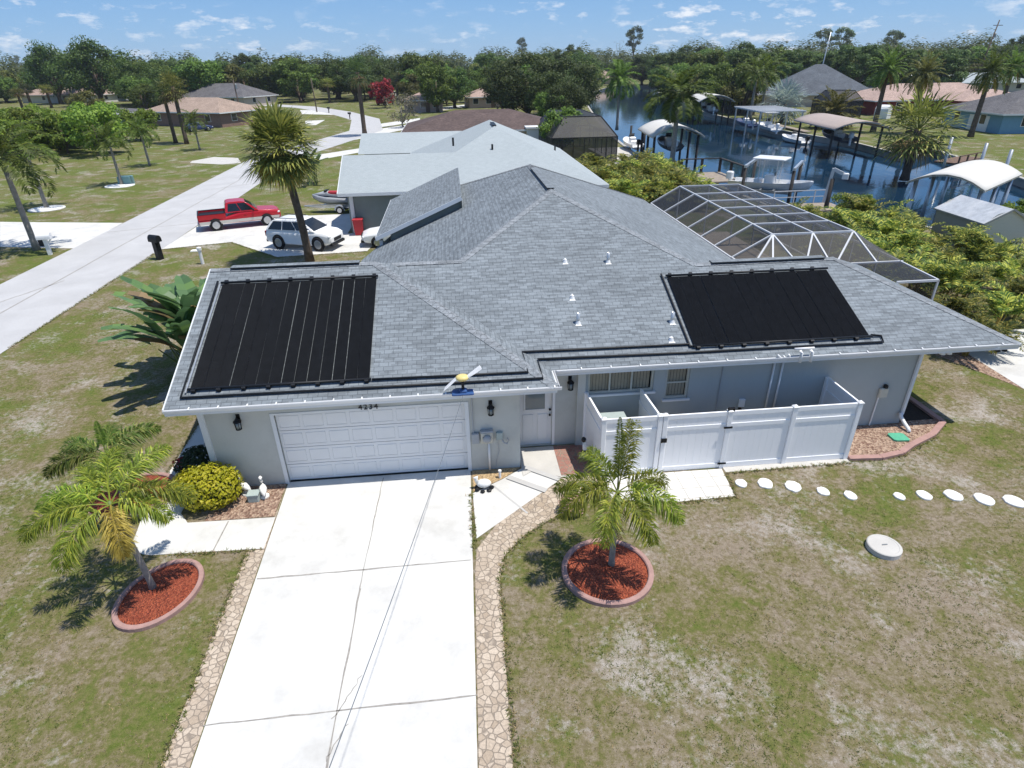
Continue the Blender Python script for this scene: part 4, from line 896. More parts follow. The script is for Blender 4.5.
b = MB(); leafball(b, (0, 0, .5), (.72, .54, .45), 900, .07); b.build('inner_foliage', 'shrub_dark', t, uv=False)
b = MB()
for i in range(7): b.tube([(0, 0, 0), (.4*math.cos(i), .3*math.sin(i), .5)], .015, 5)
b.build('stem', 'trunk_brown', t)
t = empty('shrub', (-7.35, 14.1, 0), 'dark green shrub with red flowers behind the yellow shrub', 'shrub'); b = MB(); leafball(b, (0, 0, .4), (.5, .7, .42), 1500, .07); b.build('foliage', 'shrub_dark', t, uv=False)
b = MB(); leafball(b, (-.3, -.2, .62), (.22, .2, .14), 90, .05); b.build('flowers', 'leaf_red', t, uv=False)
t = empty('flowering_plant', (*G(572, 512)[:2], 0), 'pale pink flowering bush partly behind the young palm', 'bush'); b = MB(); leafball(b, (0, 0, .22), (.32, .3, .24), 500, .05); b.build('foliage', 'palm_olive', t, uv=False); b = MB(); leafball(b, (0, 0, .25), (.34, .32, .26), 420, .04); b.build('flowers', 'pink_flower', t, uv=False)
def banana(loc, n, L, label, name='traveller_palm', seed=3, sc_=1.0):
    rnd = random.Random(seed); t = empty(name, (*loc, 0), label, 'plant')
    st, lf = MB(), MB(); dd = MB()
    for i in range(n):
        az = rnd.uniform(0, 6.28); el = R(rnd.uniform(56, 89)); bx, by = rnd.uniform(-.5, .5), rnd.uniform(-.9, .9); pl = L*rnd.uniform(.5, .8); l = L*rnd.uniform(.65, .95)
        p = V((bx, by, 0)); d = V((math.cos(az)*math.cos(el), math.sin(az)*math.cos(el), math.sin(el))); q = p+d*pl; st.tube([p, p+d*pl*.5, q], [.05, .04, .02], 5, False)
        e = el; pts = []; c = q.copy()
        for k in range(8):
            pts.append((c.copy(), V((math.cos(az)*math.cos(e), math.sin(az)*math.cos(e), math.sin(e))))); e -= rnd.uniform(.07, .2); c = c+V((math.cos(az)*math.cos(e), math.sin(az)*math.cos(e), math.sin(e)))*l/7
        s = V((-math.sin(az), math.cos(az), 0)); wd = l*.145; tgt = dd if rnd.random() < .1 else lf
        for k in range(7):
            w0, w1 = [wd*math.sin(PI*min(.97, .1+.85*j/7))**.5*rnd.uniform(.9, 1.05) for j in (k, k+1)]
            n0, n1 = [pts[j][1].cross(s)*(-1) for j in (k, k+1)]; a, c2 = pts[k][0], pts[k+1][0]; lift = .25*w0
            if rnd.random() < .92: tgt.add([a, c2, c2+s*w1+V((0, 0, lift)), a+s*w0+V((0, 0, lift))], [(0, 1, 2, 3)])
            if rnd.random() < .92: tgt.add([a, a-s*w0+V((0, 0, lift)), c2-s*w1+V((0, 0, lift)), c2], [(0, 1, 2, 3)])
    st.build('stem', 'crownshaft', t, True); lf.build('leaf', 'banana_leaf', t, uv=False)
    if dd.v: dd.build('dead_leaf', 'palm_dead', t, uv=False)
banana((-9.2, 20.3), 62, 2.6, 'large clump of dark paddle leaved plants beside the garage roof corner')
banana((-8.5, 22.6), 26, 2.2, 'smaller paddle leaved clump behind the garage roof corner', seed=8)
# --- tall cabbage palm in front of the white SUV
place(sabal(6.2, 2.4, nf=66, dead=1.7, leaf='palm_olive', r=.2, nseg=24, lean=(-.55, .1)), 'cabbage_palm', (-8.45, 34.7, 0), 'tall cabbage palm with golden dead fronds beside white SUV', 'palm tree', 0)

# ------------------------------------------------------------------ hedges of areca palms
def areca(seed, h, n=9, nl=24):
    st = random.getstate(); random.seed(seed); b = MB(); c = MB()
    for i in range(n):
        az = random.uniform(0, 6.28); bx, by = random.uniform(-.5, .5), random.uniform(-.5, .5); hh = h*random.uniform(.25, .6)
        c.tube([(bx*.6, by*.6, 0), (bx, by, hh)], .03, 5, False)
        for k in range(3): frond(b, (bx, by, hh*random.uniform(.8, 1)), az+random.uniform(-1.4, 1.4), R(random.uniform(35, 84)), h*random.uniform(.5, .85), random.uniform(.9, 1.6), nl, h*.19, .034)
    random.setstate(st); return [('stem', c.mesh('stem', 'palm_gold')), ('fronds', b.mesh('fronds', 'areca_leaf', uv=False))]
AR = [areca(s, 2.6) for s in (1, 2, 3)]
k = 0
def hedge_row(pts, label, group, hs=(.85, 1.2)):
    global k
    for x, y in pts:
        place(AR[k % 3], 'areca_palm', (x+random.uniform(-.3, .3), y+random.uniform(-.3, .3), 0), label, 'palm bush', scale=random.uniform(*hs), group=group); k += 1
right_hedge = [(18.9+i*.9-(j % 2)*.4, 21.6+j*1.9+i*.75) for j in range(8) for i in range(6) if 17.9+i*.9 < 27.5 and not (27.4 < 18.9+i*.9 < 31.5)]
right_hedge = []
for j in range(8):
    for i in range(5):
        x = 19.4+i*2.05-(j % 2)*.9; y = 20.2+j*2.35+i*.55
        if (x > 27.2 and y > 28.2) or y > 38.0 or x < 19: continue
        right_hedge.append((x, y))
hedge_row(right_hedge, 'yellow green areca palm clump in the hedge right of pool cage', 'areca palms right of the pool cage', (.68, 1.0))
hedge_row([(18.5, 18.6), (18.9, 19.8), (20.1, 18.3)], 'yellow green areca palm clump at the near end of the cage hedge', 'areca palms right of the pool cage', (.6, .75))
hedge_row([(25.6+i*1.5, 27.0+(i % 2)*.9-i*.4) for i in range(6)], 'yellow green areca palm clump growing in front of the shed', 'areca palms in front of the shed', (.5, .68))
hedge_row([(11.4+i*1.4+(j % 2)*.6, 43.0+j*2.6+i*.3) for j in range(6) for i in range(6)], 'areca palm clump in the hedge behind the grey roof', 'areca palms between the houses', (.85, 1.15))
# ------------------------------------------------------------------ named palms and trees further off
def at(px, py): p = G(px, py); return (p.x, p.y, 0)
FT = feather(3.6, 2.6, 15, 24, 'palm_green', .13, .62, .05, emin=-20, shaft=.5, droop=1.6)
for px, py, s, lab in ((37, 250, 1.35, 'tall grey trunked palm beside the white mailbox, at left edge'), (47, 208, 1.15, 'palm on a ring of white stones, at left beyond the driveway'), (122, 185, 1.0, 'palm on a ring of white stones beside the green utility box'), (150, 166, .95, 'small palm alone on the dry lawn left of street'), (200, 150, .9, 'bright green palm in front of the brick house')):
    place(FT, 'queen_palm', at(px, py), lab, 'palm tree', scale=s)
SB = [sabal(5.2, 1.7, nf=34, dead=.9, leaf=l, nseg=12) for l in ('palm_dark', 'palm_olive')]
place(SB[0], 'cabbage_palm', at(365, 136), 'tall cabbage palm standing left of the light grey roof', 'palm tree', scale=1.75)
for px, py, s, i, lab in ((176, 143, 1.0, 0, 'left of the two cabbage palms before the brick house'), (187, 144, 1.1, 1, 'right of the two cabbage palms before the brick house')):
    place(SB[i], 'cabbage_palm', at(px, py), lab, 'palm tree', scale=s*1.35)
for px, py, s in ((24, 112, 1.3), (33, 110, 1.5), (52, 108, 1.4), (300, 98, 1.3), (330, 103, 1.5), (385, 105, 1.5), (275, 96, 1.3), (398, 100, 1.6), (472, 100, 1.5), (184, 96, 1.6), (286, 96, 1.4), (303, 88, 1.5), (455, 96, 1.4), (412, 98, 1.5), (748, 112, 1.3), (738, 110, 1.4)):
    place(SB[k % 2], 'cabbage_palm', at(px, py), 'dark cabbage palm among the far houses', 'palm tree', scale=(s*1.35, s*1.35, s*.72), group='cabbage palms among the far houses'); k += 1
# coconut palms on the canal
COC = feather(6.5, 3.6, 22, 34, 'palm_green', .2, .9, .07, emin=-45, droop=1.5, shaft=.7)
place(COC, 'coconut_palm', (23.6, 66.0, 0), 'tall green coconut palm in front of the white boat canopy', 'palm tree', 0, (1.3, 1.3, .98))
place(COC, 'coconut_palm', (27.3, 104, 0), 'smaller coconut palm on the canal bank beyond the dark pool cage', 'palm tree', 2, 1.05)
DATE = feather(7.0, 3.1, 40, 34, 'palm_green', .33, .5, .045, emin=-40, droop=.9, tm='trunk_brown', dead=5)
DATE2 = feather(7.0, 3.1, 40, 34, 'leaf_olive', .33, .5, .045, emin=-40, droop=.9, tm='trunk_brown', dead=9)
for x, y, px, py, lab, d in ((63.0, 91, 861, 68, 'leftmost of the three date palms before the red house', DATE), (66.5, 88, 884, 72, 'middle of the three date palms, with golden lower fronds', DATE2), (71.2, 82, 934, 70, 'big date palm in front of the dark roof, right of the red house', DATE)):
    h = ztop(x, y, py); place(d, 'date_palm', (x, y, 0), lab, 'palm tree', scale=(1.0, 1.0, h/7.2))
place(DATE, 'date_palm', (95, 105, 0), 'date palm behind the blue house with dark roof', 'palm tree', scale=1.15)
place(sabal(2.6, 2.2, nf=44, dead=1.0, leaf='palm_olive', nseg=14), 'cabbage_palm', (43.2, 56.0, -.6), 'low spreading cabbage palm leaning over the canal beside white canopy', 'palm tree', scale=(1.95, 1.95, 1.75))
place(feather(1.2, 2.6, 40, 30, 'palm_olive', .4, .5, .05, emin=-35, droop=1.0), 'date_palm', (60.5, 98, 0), 'stout bushy date palm by the slate roofed house', 'palm tree', scale=1.75)
place(sabal(1.6, 2.4, nf=40, dead=0, leaf='leaf_silver', nseg=14), 'bismarck_palm', (57.5, 108, 0), 'silver blue fan palm beside the slate roofed house', 'palm tree', scale=1.9)
for i, (x, y) in enumerate(((55.5, 116), (58.5, 118))): place(FT, 'queen_palm', (x, y, 0), ('left' if i == 0 else 'right')+' of two bright palms right of the far white canopy', 'palm tree', scale=1.9)
# broadleaf kinds
OAK = broad(11, 12, 6.5, 6, 12000, .27, 'leaf_dark', 2.2, clumps=44, tr=.5)
BUSH = broad(12, 4.5, 2.6, 2, 4600, .17, 'leaf_bright', .7, clumps=26, tr=.1)
MIDT = broad(13, 9, 4.2, 3, 8000, .24, 'leaf_mid', 1.2, clumps=34, tr=.28)
OLIV = broad(14, 8, 4.2, 3, 7000, .24, 'leaf_olive', 1.0, clumps=30, tr=.25)
PINE = broad(15, 13, 3.6, 5, 7500, .24, 'leaf_pine', 1.2, clumps=36, tr=.25)
CASU = broad(16, 11, 5.5, 5, 12000, .22, 'leaf_pine', 1.0, clumps=48, tr=.3)
BARE = broad(17, 5, 2.6, 2, 1500, .14, 'leaf_grey', .8, 'trunk_grey', clumps=30, tr=.12)
SLIM = broad(18, 15, 2.6, 4, 2600, .22, 'leaf_far', 8.0, clumps=34, tr=.22)
REDT = broad(19, 5, 2.4, 2, 1600, .26, 'leaf_red', .8, clumps=22, tr=.12)
DEAD = broad(20, 12, 3, 3, 120, .15, 'leaf_grey', 4, 'trunk_grey', clumps=40, tr=.2)
def tr_at(parts, name, px, py, top, base_h, label, wide=1.0, cat='tree', group=None):
    p = G(px, py); h = ztop(p.x, p.y, top); s = h/base_h
    return place(parts, name, (p.x, p.y, 0), label, cat, scale=(s*wide, s*wide, s), group=group)
tr_at(OAK, 'oak_tree', 104, 106, 42, 12, 'very large dark round oak standing out of the treeline at left', 1.05)
tr_at(OAK, 'oak_tree', 62, 104, 46, 12, 'large dark oak left of the biggest oak', .9)
tr_at(CASU, 'casuarina_tree', 528, 118, 52, 11, 'feathery casuarina tree behind the dark pool cage, left one', 1.25)
tr_at(CASU, 'casuarina_tree', 568, 118, 56, 11, 'feathery casuarina tree at the canal edge behind the dark pool cage', 1.15)
tr_at(CASU, 'casuarina_tree', 503, 112, 58, 11, 'feathery casuarina tree just behind the brown roof', 1.0)
tr_at(MIDT, 'broadleaf_tree', 438, 112, 62, 9, 'dark leafy tree behind the brown roof, left part', .95)
tr_at(OAK, 'oak_tree', 455, 108, 70, 12, 'dark round tree behind the brown roof beside tan house', 1.1)
tr_at(BARE, 'bare_tree', 403, 127, 92, 5, 'grey half bare small tree beside the brown roof', 1.1)
tr_at(REDT, 'bougainvillea', 385, 108, 78, 5, 'dark red bougainvillea by the distant pink vehicle', 1.0, 'bush')
banana((-13.2, 61), 16, 2.2, 'clump of tall leafy plants at left end of light grey roof', seed=21)
for i in range(11):
    x = random.uniform(-64, -46); y = random.uniform(86, 112)
    place(BUSH, 'leafy_bush', (x, y, 0), 'bright green bushy tree in the grove left of street', 'tree', scale=random.uniform(1.0, 1.5), group='bushy trees left of the street')
for px, py, top in ((8, 150, 108), (20, 152, 112), (60, 150, 118), (30, 140, 104)):
    tr_at(BUSH, 'leafy_bush', px, py, top, 4.5, 'bright green bushy tree in the grove left of street', 1.2, group='bushy trees left of the street')
tr_at(SLIM, 'slim_pine', 112, 75, 37, 15, 'tall thin pale pine rising behind the biggest oak', 1.5)
tr_at(SLIM, 'slim_pine', 22, 78, 46, 15, 'tall thin pale pine above the left end of treeline', 1.5)
tr_at(SLIM, 'slim_pine', 632, 75, 26, 15, 'tall thin crooked pine above the treeline at the canal end', 1.2)
tr_at(DEAD, 'dead_tree', 618, 75, 38, 12, 'bare dead tree beside the crooked pine at the canal end', 1.3)
tr_at(SLIM, 'slim_pine', 522, 72, 35, 15, 'thin pine poking above treeline over the casuarinas', 1.0)
tr_at(DEAD, 'dead_tree', 163, 74, 37, 12, 'bare dead tree above the treeline right of big oak', .8)
for i, (px, top) in enumerate(((818, 28), (836, 27), (885, 30))): tr_at(SLIM, 'slim_pine', px, 74, top, 15, ['tall thin pine behind the white mast', 'tall thin pine right of the white mast', 'lone tall pine above treeline over the date palms'][i], 1.4)
# undergrowth on far banks
for i in range(26):
    u = i/25; x = 57+u*16+random.uniform(0, 5); y = 128+u*95
    place([OLIV, MIDT, BUSH][i % 3], 'bank_tree', (x, y, 0), 'olive green tree on the far canal bank', 'tree', scale=random.uniform(.7, 1.05)*(1 if i % 3 < 2 else 1.8), group='trees on the far canal bank')
for i in range(14):
    u = i/13; place([CASU, MIDT][i % 2], 'bank_tree', (24-random.uniform(2, 9)+u*14, 112+u*80, 0), 'dark green tree on the near canal bank beyond the casuarinas', 'tree', scale=random.uniform(.6, .95), group='trees on the near canal bank')
for i in range(16): place(PINE, 'pine_tree', (84+i*3.2+random.uniform(-1, 1), 186+random.uniform(-6, 6)-i*1.2, 0), 'dense dark pine in the windbreak behind the slate roofed house', 'tree', scale=(1.3, 1.3, random.uniform(.92, 1.1)), group='dark pine windbreak')
for x, y, s, m_, lab in ((34.5, 34.2, .5, BUSH, 'small leafy bush beside the shed under the right canopy'), (37, 33, .55, BUSH, 'small leafy bush at the right edge behind the shed'), (27.2, 39.2, .45, BUSH, 'small bright bush at the canal corner by the davits'), (26.5, 38.6, .35, BUSH, 'very small bright bush beside the pool cage corner'), (12.6, 73.5, .6, MIDT, 'dark green bush inside the dark pool cage garden')):
    place(m_, 'leafy_bush', (x, y, 0), lab, 'bush', scale=s)
for i in range(34):
    px = random.uniform(265, 520); p = G(px, random.uniform(88, 97)); sc2 = random.uniform(.9, 1.7)
    if abs(px-318) < 9 or abs(px-397) < 7 or abs(px-463) < 9: continue
    place([BUSH, OLIV, MIDT, BUSH][i % 4], 'roadside_tree', (p.x, p.y, 0), 'leafy green tree standing among the far houses', 'tree', scale=sc2*(1 if i % 4 in (0, 3) else .62), group='trees among the far houses')
# treeline: individuals, then the far wood as one mass
rt = random.Random(5); cnt = 0; KEEP = []
HS = [(*G(px, py)[:2], hw_) for px, py, hw_ in ((196, 128, 12), (222, 108, 15), (98, 128, 8), (66, 103, 18), (212, 82, 14), (280, 85, 11), (318, 84, 12), (352, 82, 11), (397, 82, 11), (424, 112, 6), (463, 82, 14), (487, 108, 6), (601, 84, 10))]+[(96, 125, 17), (88, 90, 13), (89, 154, 16), (66, 150, 9), (128, 178, 15), (165, 195, 15)]
def hides(x, y, m=3):
    d = math.hypot(x, y)
    for hx, hy, r in HS:
        dh = math.hypot(hx, hy)
        lim = r*(.5 if dh > 330 else 1)*min(1, d/dh)+m*(.3 if dh > 330 else 1)+1
        if d < dh+r+2 and x*hx+y*hy > 0 and abs(x*hy-y*hx)/dh < lim and d > dh*(.45 if dh > 330 else .6): return True
    return False
def inpoly(x, y, P):
    c = False
    for i in range(len(P)):
        (x1, y1), (x2, y2) = P[i], P[i-1]
        if (y1 > y) != (y2 > y) and x < (x2-x1)*(y-y1)/(y2-y1)+x1: c = not c
    return c
while cnt < 420:
    a = R(rt.uniform(-38, 48)); d = rt.choice((rt.uniform(150, 250), rt.uniform(200, 330))); x, y = d*math.sin(a), d*math.cos(a)
    if y < 150 or inpoly(x, y, CANAL) or (20 < x < 90 and y < 200) or (x > 75 and d < 190): continue
    if -62 < x < -4 and y < 215 and abs(x+.24*(y-60)) < 22: continue
    if hides(x, y) or any((x-u)**2+(y-v)**2 < 34 for u, v in KEEP): continue
    KEEP.append((x, y)); q = cnt % 12
    parts, nm = (OAK, 'oak_tree') if q in (0, 5) else (OLIV, 'broadleaf_tree') if q in (2, 9) else (PINE, 'pine_tree') if q in (3, 6, 10) else (SLIM, 'slim_pine') if q == 8 else (MIDT, 'broadleaf_tree')
    s = rt.uniform(.78, 1.2)*{12: .98}.get(12 if parts is OAK else 0, 1.0 if parts in (PINE, SLIM) else 1.35); s *= .55 if d < 185 else .7 if d < 215 else .92
    place(parts, nm, (x, y, 0), {'oak_tree': 'dark spreading tree within the distant treeline', 'broadleaf_tree': 'leafy green tree within the distant treeline', 'pine_tree': 'bluish green pine within the distant treeline', 'slim_pine': 'thin high crowned pine within the distant treeline'}[nm], 'tree', scale=(s*1.2, s*1.2, s), group='trees of the distant treeline'); cnt += 1
b = MB()
for i in range(1900):
    a = R(rt.uniform(-46, 52)); d = rt.uniform(300, 900); x, y = d*math.sin(a), d*math.cos(a); h = rt.uniform(13, 20); r = rt.uniform(3.5, 6.5)
    if inpoly(x, y, CANAL) or hides(x, y, 1): continue
    for k_ in range(170 if d < 480 else 60):
        dd = V((rt.gauss(0, 1), rt.gauss(0, 1), rt.gauss(0, 1)+.3)).normalized(); dd *= rt.uniform(.72, 1.0); p = V((x+dd.x*r, y+dd.y*r, h*.55+dd.z*h*.45)); nn = (dd+V((0, 0, .5))).normalized(); e = nn.cross(V((.3, .5, rt.random()))).normalized(); f = nn.cross(e); s = rt.uniform(.35, .75)*(1 if d < 480 else 2.0)
        b.add([p-e*s, p-f*s*.7, p+e*s, p+f*s*.7], [(0, 1, 2, 3)])
o = b.build('far_wood', 'leaf_far', uv=False); tag(o, 'far off wood merging into one green band on the horizon', 'woodland', kind='stuff')
# grass tufts on the near lawn
PAV = [DL+DR[::-1], pts_walk if 'pts_walk' in globals() else [(-8.5, 11), (-4.8, 11), (-4.8, 12.1), (-7.4, 12.3), (-7.5, 18.3), (-8.5, 18.3)], [(-5.3, -1), (-4.5, -1), (-4.6, 13.4), (-5.3, 11)], [(-.3, -1), (.48, -1), (.55, 9.6), (1.2, 10.6), (3.6, 12.4), (3.6, 14.5), (-.1, 14.5)], [(3.4, 11.45), (6.95, 11.45), (6.95, 13), (3.4, 13)], [(-7, 12), (13.2, 12.9), (14.5, 14), (14.5, 22), (-7, 22)], [(-8.4, 12), (-4.8, 12), (-4.8, 18), (-8.4, 18)], [(18.3, 8), (40, 8), (40, 21), (18.3, 21)], [(-24.3, -10), (-18, -10), (-18.3, 60), (-24.5, 60)]]
BEDS = [(2.86, 9.38, 1.02), (-6.72, 9.82, .95), (-8.85, 13.35, 1.15), (9.24, 9.36, .4), (-7.3, 11.85, .9)]
b = MB(); b2 = MB(); n = 0
while n < 60000:
    x = random.uniform(-17, 24); y = 3.5+random.random()**1.3*26
    if any(inpoly(x, y, q) for q in PAV) or any((x-u)**2+(y-v)**2 < r*r for u, v, r in BEDS): continue
    n += 1; g = mnoise.noise((x*.35, y*.35, 0))+.6*mnoise.noise((x*1.4, y*1.4, 3))
    if g < random.uniform(-.75, .25): continue
    tgt = b if g > random.uniform(-.5, .5) else b2; hgt = random.uniform(.018, .04)*(1+.5*max(0, g))
    for q in range(4):
        a = random.uniform(0, 6.28); l = hgt*random.uniform(.5, 1.5); cx, cy = x+random.uniform(-.04, .04), y+random.uniform(-.04, .04); ux, uy = math.cos(a), math.sin(a); wd = .006
        tgt.add([(cx-uy*wd, cy+ux*wd, 0), (cx+uy*wd, cy-ux*wd, 0), (cx+ux*l, cy+uy*l, hgt*random.uniform(.5, 1.1))], [(0, 1, 2)])
for line in ([(-5.24, 10.9), (-5.2, 4)], [(.44, 4), (.5, 9.4), (.68, 10.1), (1.2, 10.7), (2.1, 11.3), (3.0, 11.85), (3.6, 12.4)], [(3.6, 11.7), (5.2, 11.45), (6.75, 11.5), (6.9, 12.5), (10.5, 12.55)], [(-4.9, 10.95), (-7.0, 11.0)], [(-8.28, 12.7), (-8.48, 18)], [(10.5, 12.6), (12.1, 12.7), (13.6, 13.45), (14.5, 14.2), (14.5, 18)], [(.0, 10.4), (-.02, 12.4)], [(-18.3, 24), (-18.35, 38)], [(-18.2, 38.7), (-14.4, 39.8), (-10.6, 35.8), (-5.4, 36.3)]):
    for (ax, ay), (bx, by) in zip(line, line[1:]):
        for q in range(int(math.hypot(bx-ax, by-ay)*55)):
            u = random.random(); x, y = ax+(bx-ax)*u+random.gauss(0, .035), ay+(by-ay)*u+random.gauss(0, .035); tgt = b if random.random() < .6 else b2
            for z in range(4): a = random.uniform(0, 6.28); l = random.uniform(.03, .08); ux, uy = math.cos(a), math.sin(a); tgt.add([(x-uy*.008, y+ux*.008, .01), (x+uy*.008, y-ux*.008, .01), (x+ux*l, y+uy*l, random.uniform(.03, .07))], [(0, 1, 2)])
tag(b.build('grass', 'grass_blade', uv=False), 'short green grass tufts on the front lawn', 'grass', kind='stuff')
tag(b2.build('grass', 'grass_dry', uv=False), 'dry straw coloured grass tufts on the front lawn', 'grass', kind='stuff')

# ------------------------------------------------------------------ vehicles
def ring_sec(x, zb, zt, hw, tuck=.93, top=.9):
    h = zt-zb
    pr = [(hw*tuck, zb), (hw, zb+h*.22), (hw, zb+h*.6), (hw*.985, zb+h*.82), (hw*top, zt)]
    return [(x, -y, z) for y, z in pr]+[(x, y, z) for y, z in reversed(pr)]
def wheel(t, x, y, r, w_):
    s = 1 if y > 0 else -1
    b = MB(); n = 18
    b.rings([[(x+q*math.cos(2*PI*i/n), y+s*e, r+q*math.sin(2*PI*i/n)) for i in range(n)] for q, e in ((r*.62, w_*.5-.005), (r*.9, w_*.5), (r, w_*.36), (r, -w_*.36), (r*.9, -w_*.5))])
    o = b.build('wheel', 'tyre', t, True)
    b = MB(); b.rings([[(x+q*math.cos(2*PI*i/n), y+s*e, r+q*math.sin(2*PI*i/n)) for i in range(n)] for q, e in ((r*.64, w_*.5+.002), (r*.60, w_*.5+.012), (r*.55, w_*.5-.02), (r*.12, w_*.5-.01), (r*.1, w_*.5+.01))])
    for k_ in range(5):
        a = 2*PI*k_/5; b.beam((x+r*.1*math.cos(a), y+s*(w_*.5+.005), r+r*.1*math.sin(a)), (x+r*.58*math.cos(a), y+s*(w_*.5+.005), r+r*.58*math.sin(a)), .05, .02, (0, 1, 0))
    b.build('rim', 'rim', o)
def side_panel(t, name, m, pts, hwf, dy=.012):
    for s in (-1, 1):
        b = MB(); b.poly([(x, s*(hwf(z)+dy), z) for x, z in (pts if s < 0 else pts[::-1])]); b.build(name, m, t)
def vehicle(loc, rot, label, cat, name, paint, kind, two=None):
    t = empty(name, loc, label, cat, None, rot)
    if kind == 'suv': Lf, Lr, wb, r, hw = 2.30, -2.35, (1.42, -1.42), .39, .92
    elif kind == 'pickup': Lf, Lr, wb, r, hw = 2.55, -2.55, (1.62, -1.55), .36, .88
    else: Lf, Lr, wb, r, hw = 2.35, -2.35, (1.4, -1.38), .33, .9
    if kind == 'suv':
        body = [(-2.35, .5, .95, .78), (-2.28, .38, 1.05, .87), (-1.6, .30, 1.08, .92), (0, .28, 1.06, .92), (1.05, .28, 1.06, .92), (1.25, .29, 1.06, .91), (1.9, .32, 1.0, .89), (2.2, .40, .9, .82), (2.3, .45, .74, .72)]
        cab = [(1.04, -2.26, 1.30), (1.2, -2.16, 1.02), (1.42, -1.98, .62), (1.58, -1.78, .30), (1.65, -1.4, -.05)]; cw = (.90, .66)
    elif kind == 'pickup':
        body = [(-2.55, .52, .98, .80), (-2.5, .45, 1.04, .86), (-1.2, .40, 1.04, .88), (0, .38, 1.04, .88), (1.0, .38, 1.04, .88), (1.3, .38, 1.03, .87), (2.2, .40, .98, .85), (2.45, .42, .90, .80), (2.55, .46, .78, .70)]
        cab = [(1.03, -.85, 1.2), (1.25, -.83, .95), (1.5, -.78, .62), (1.62, -.70, .42), (1.67, -.5, .15)]; cw = (.86, .66)
    else:
        body = [(-2.35, .5, .92, .72), (-2.25, .35, 1.0, .84), (-1.5, .26, 1.0, .9), (0, .25, .96, .9), (1.1, .25, .93, .9), (1.9, .28, .84, .87), (2.2, .34, .74, .78), (2.35, .42, .62, .62)]
        cab = [(.96, -1.9, 1.25), (1.1, -1.65, .95), (1.32, -1.2, .5), (1.42, -.8, .25), (1.45, -.5, 0)]; cw = (.86, .6)
    b = MB()
    if kind == 'pickup':
        b.rings([ring_sec(x, z0, z1 if x >= -.9 else .72, w_) for x, z0, z1, w_ in body if x >= -.9 or True])
        # bed walls
        for s in (-1, 1): b.beam((-2.5, s*.82, .88), (-.86, s*.82, .88), .09, .34)
        b.beam((-2.5, -.8, .88), (-2.5, .8, .88), .07, .34)
    else: b.rings([ring_sec(*q) for q in body])
    z0, z1 = cab[0][0], cab[-1][0]
    hwf = lambda z: cw[0]+(cw[1]-cw[0])*max(0, min(1, (z-z0)/(z1-z0)))
    b.rings([[(xf, -hwf(z), z), (xf, hwf(z), z), (xr, hwf(z), z), (xr, -hwf(z), z)] for z, xr, xf in cab])
    bd = b.build('body', paint, t, True); bv = bd.modifiers.new('round', 'BEVEL'); bv.width = .07; bv.segments = 3; bv.limit_method = 'ANGLE'; bv.angle_limit = R(24); bv.harden_normals = True
    zb = lambda u: z0+(z1-z0)*u
    def edge(u, front):   # x of cabin edge at height fraction
        z = zb(u)
        for (a, r0, f0), (c, r1, f1) in zip(cab, cab[1:]):
            if a <= z <= c+1e-6: k_ = (z-a)/(c-a); return (f0+(f1-f0)*k_) if front else (r0+(r1-r0)*k_)
        return cab[-1][2 if front else 1]
    # side glass split by pillars
    xa, xb = edge(.12, False)+.12, edge(.12, True)-.15; xc, xd = edge(.84, False)+.12, edge(.84, True)-.05
    nwin = 3 if kind == 'suv' else 2; g = .025
    for i in range(nwin):
        u0, u1 = i/nwin, (i+1)/nwin
        side_panel(t, 'side_window', 'car_glass', [(xa+(xb-xa)*u0+g, zb(.12)), (xa+(xb-xa)*u1-g, zb(.12)), (xc+(xd-xc)*u1-g, zb(.84)), (xc+(xd-xc)*u0+g, zb(.84))], hwf)
    for nm, fr in (('windshield', True), ('rear_window', False)):
        s = 1 if fr else -1; b = MB(); rs = []
        for u in (.1, .45, .88): rs.append([(edge(u, fr)+s*.014, -hwf(zb(u))+.09, zb(u)+.006), (edge(u, fr)+s*.014, hwf(zb(u))-.09, zb(u)+.006)])
        for p, q in zip(rs, rs[1:]): b.poly([p[0], p[1], q[1], q[0]] if fr else [p[1], p[0], q[0], q[1]])
        b.build(nm, 'car_glass', t)
    for x in wb:
        for s in (-1, 1):
            b = MB(); n = 18; b.poly([(x+r*1.16*math.cos(2*PI*i/n), s*(hw+.006), r*1.02+r*1.16*math.sin(2*PI*i/n)) for i in range(n)][::s]); b.build('wheel_arch', 'black_plastic', t)
            wheel(t, x, s*(hw-.07), r, .22)
    zf = body[-2][2]; wf = body[-2][3]
    for s in (-1, 1):
        b = MB(); b.blob((Lf-.14, s*(wf-.13), zf-.10), (.12, .16, .08), 10, 6, 0); b.build('headlight', 'headlight', t, True)
        b = MB(); b.bbox(Lr-.01, s*(body[1][3]-.10)-.08, .72, Lr+.1, s*(body[1][3]-.10)+.08, 1.0, .01); b.build('taillight', 'taillight', t)
        b = MB(); b.blob((edge(.1, True)-.25, s*(hwf(z0)+.13), z0+.1), (.07, .11, .08), 8, 6, 0); b.build('mirror', paint if kind != 'pickup' else 'black_plastic', t, True)
    b = MB(); b.bbox(Lf-.03, -.42, .52, Lf+.025, .42, .70, .01); b.build('grille', 'black_plastic', t)
    b = MB(); b.bbox(Lf-.16, -.75, .30, Lf+.05, .75, .44, .02); b.build('bumper', 'grey_metal' if kind == 'pickup' else 'black_plastic', t)
    b = MB(); b.bbox(Lr-.08, -.75, .36, Lr+.08, .75, .52, .02); b.build('bumper', 'black_plastic' if kind != 'pickup' else 'grey_metal', t)
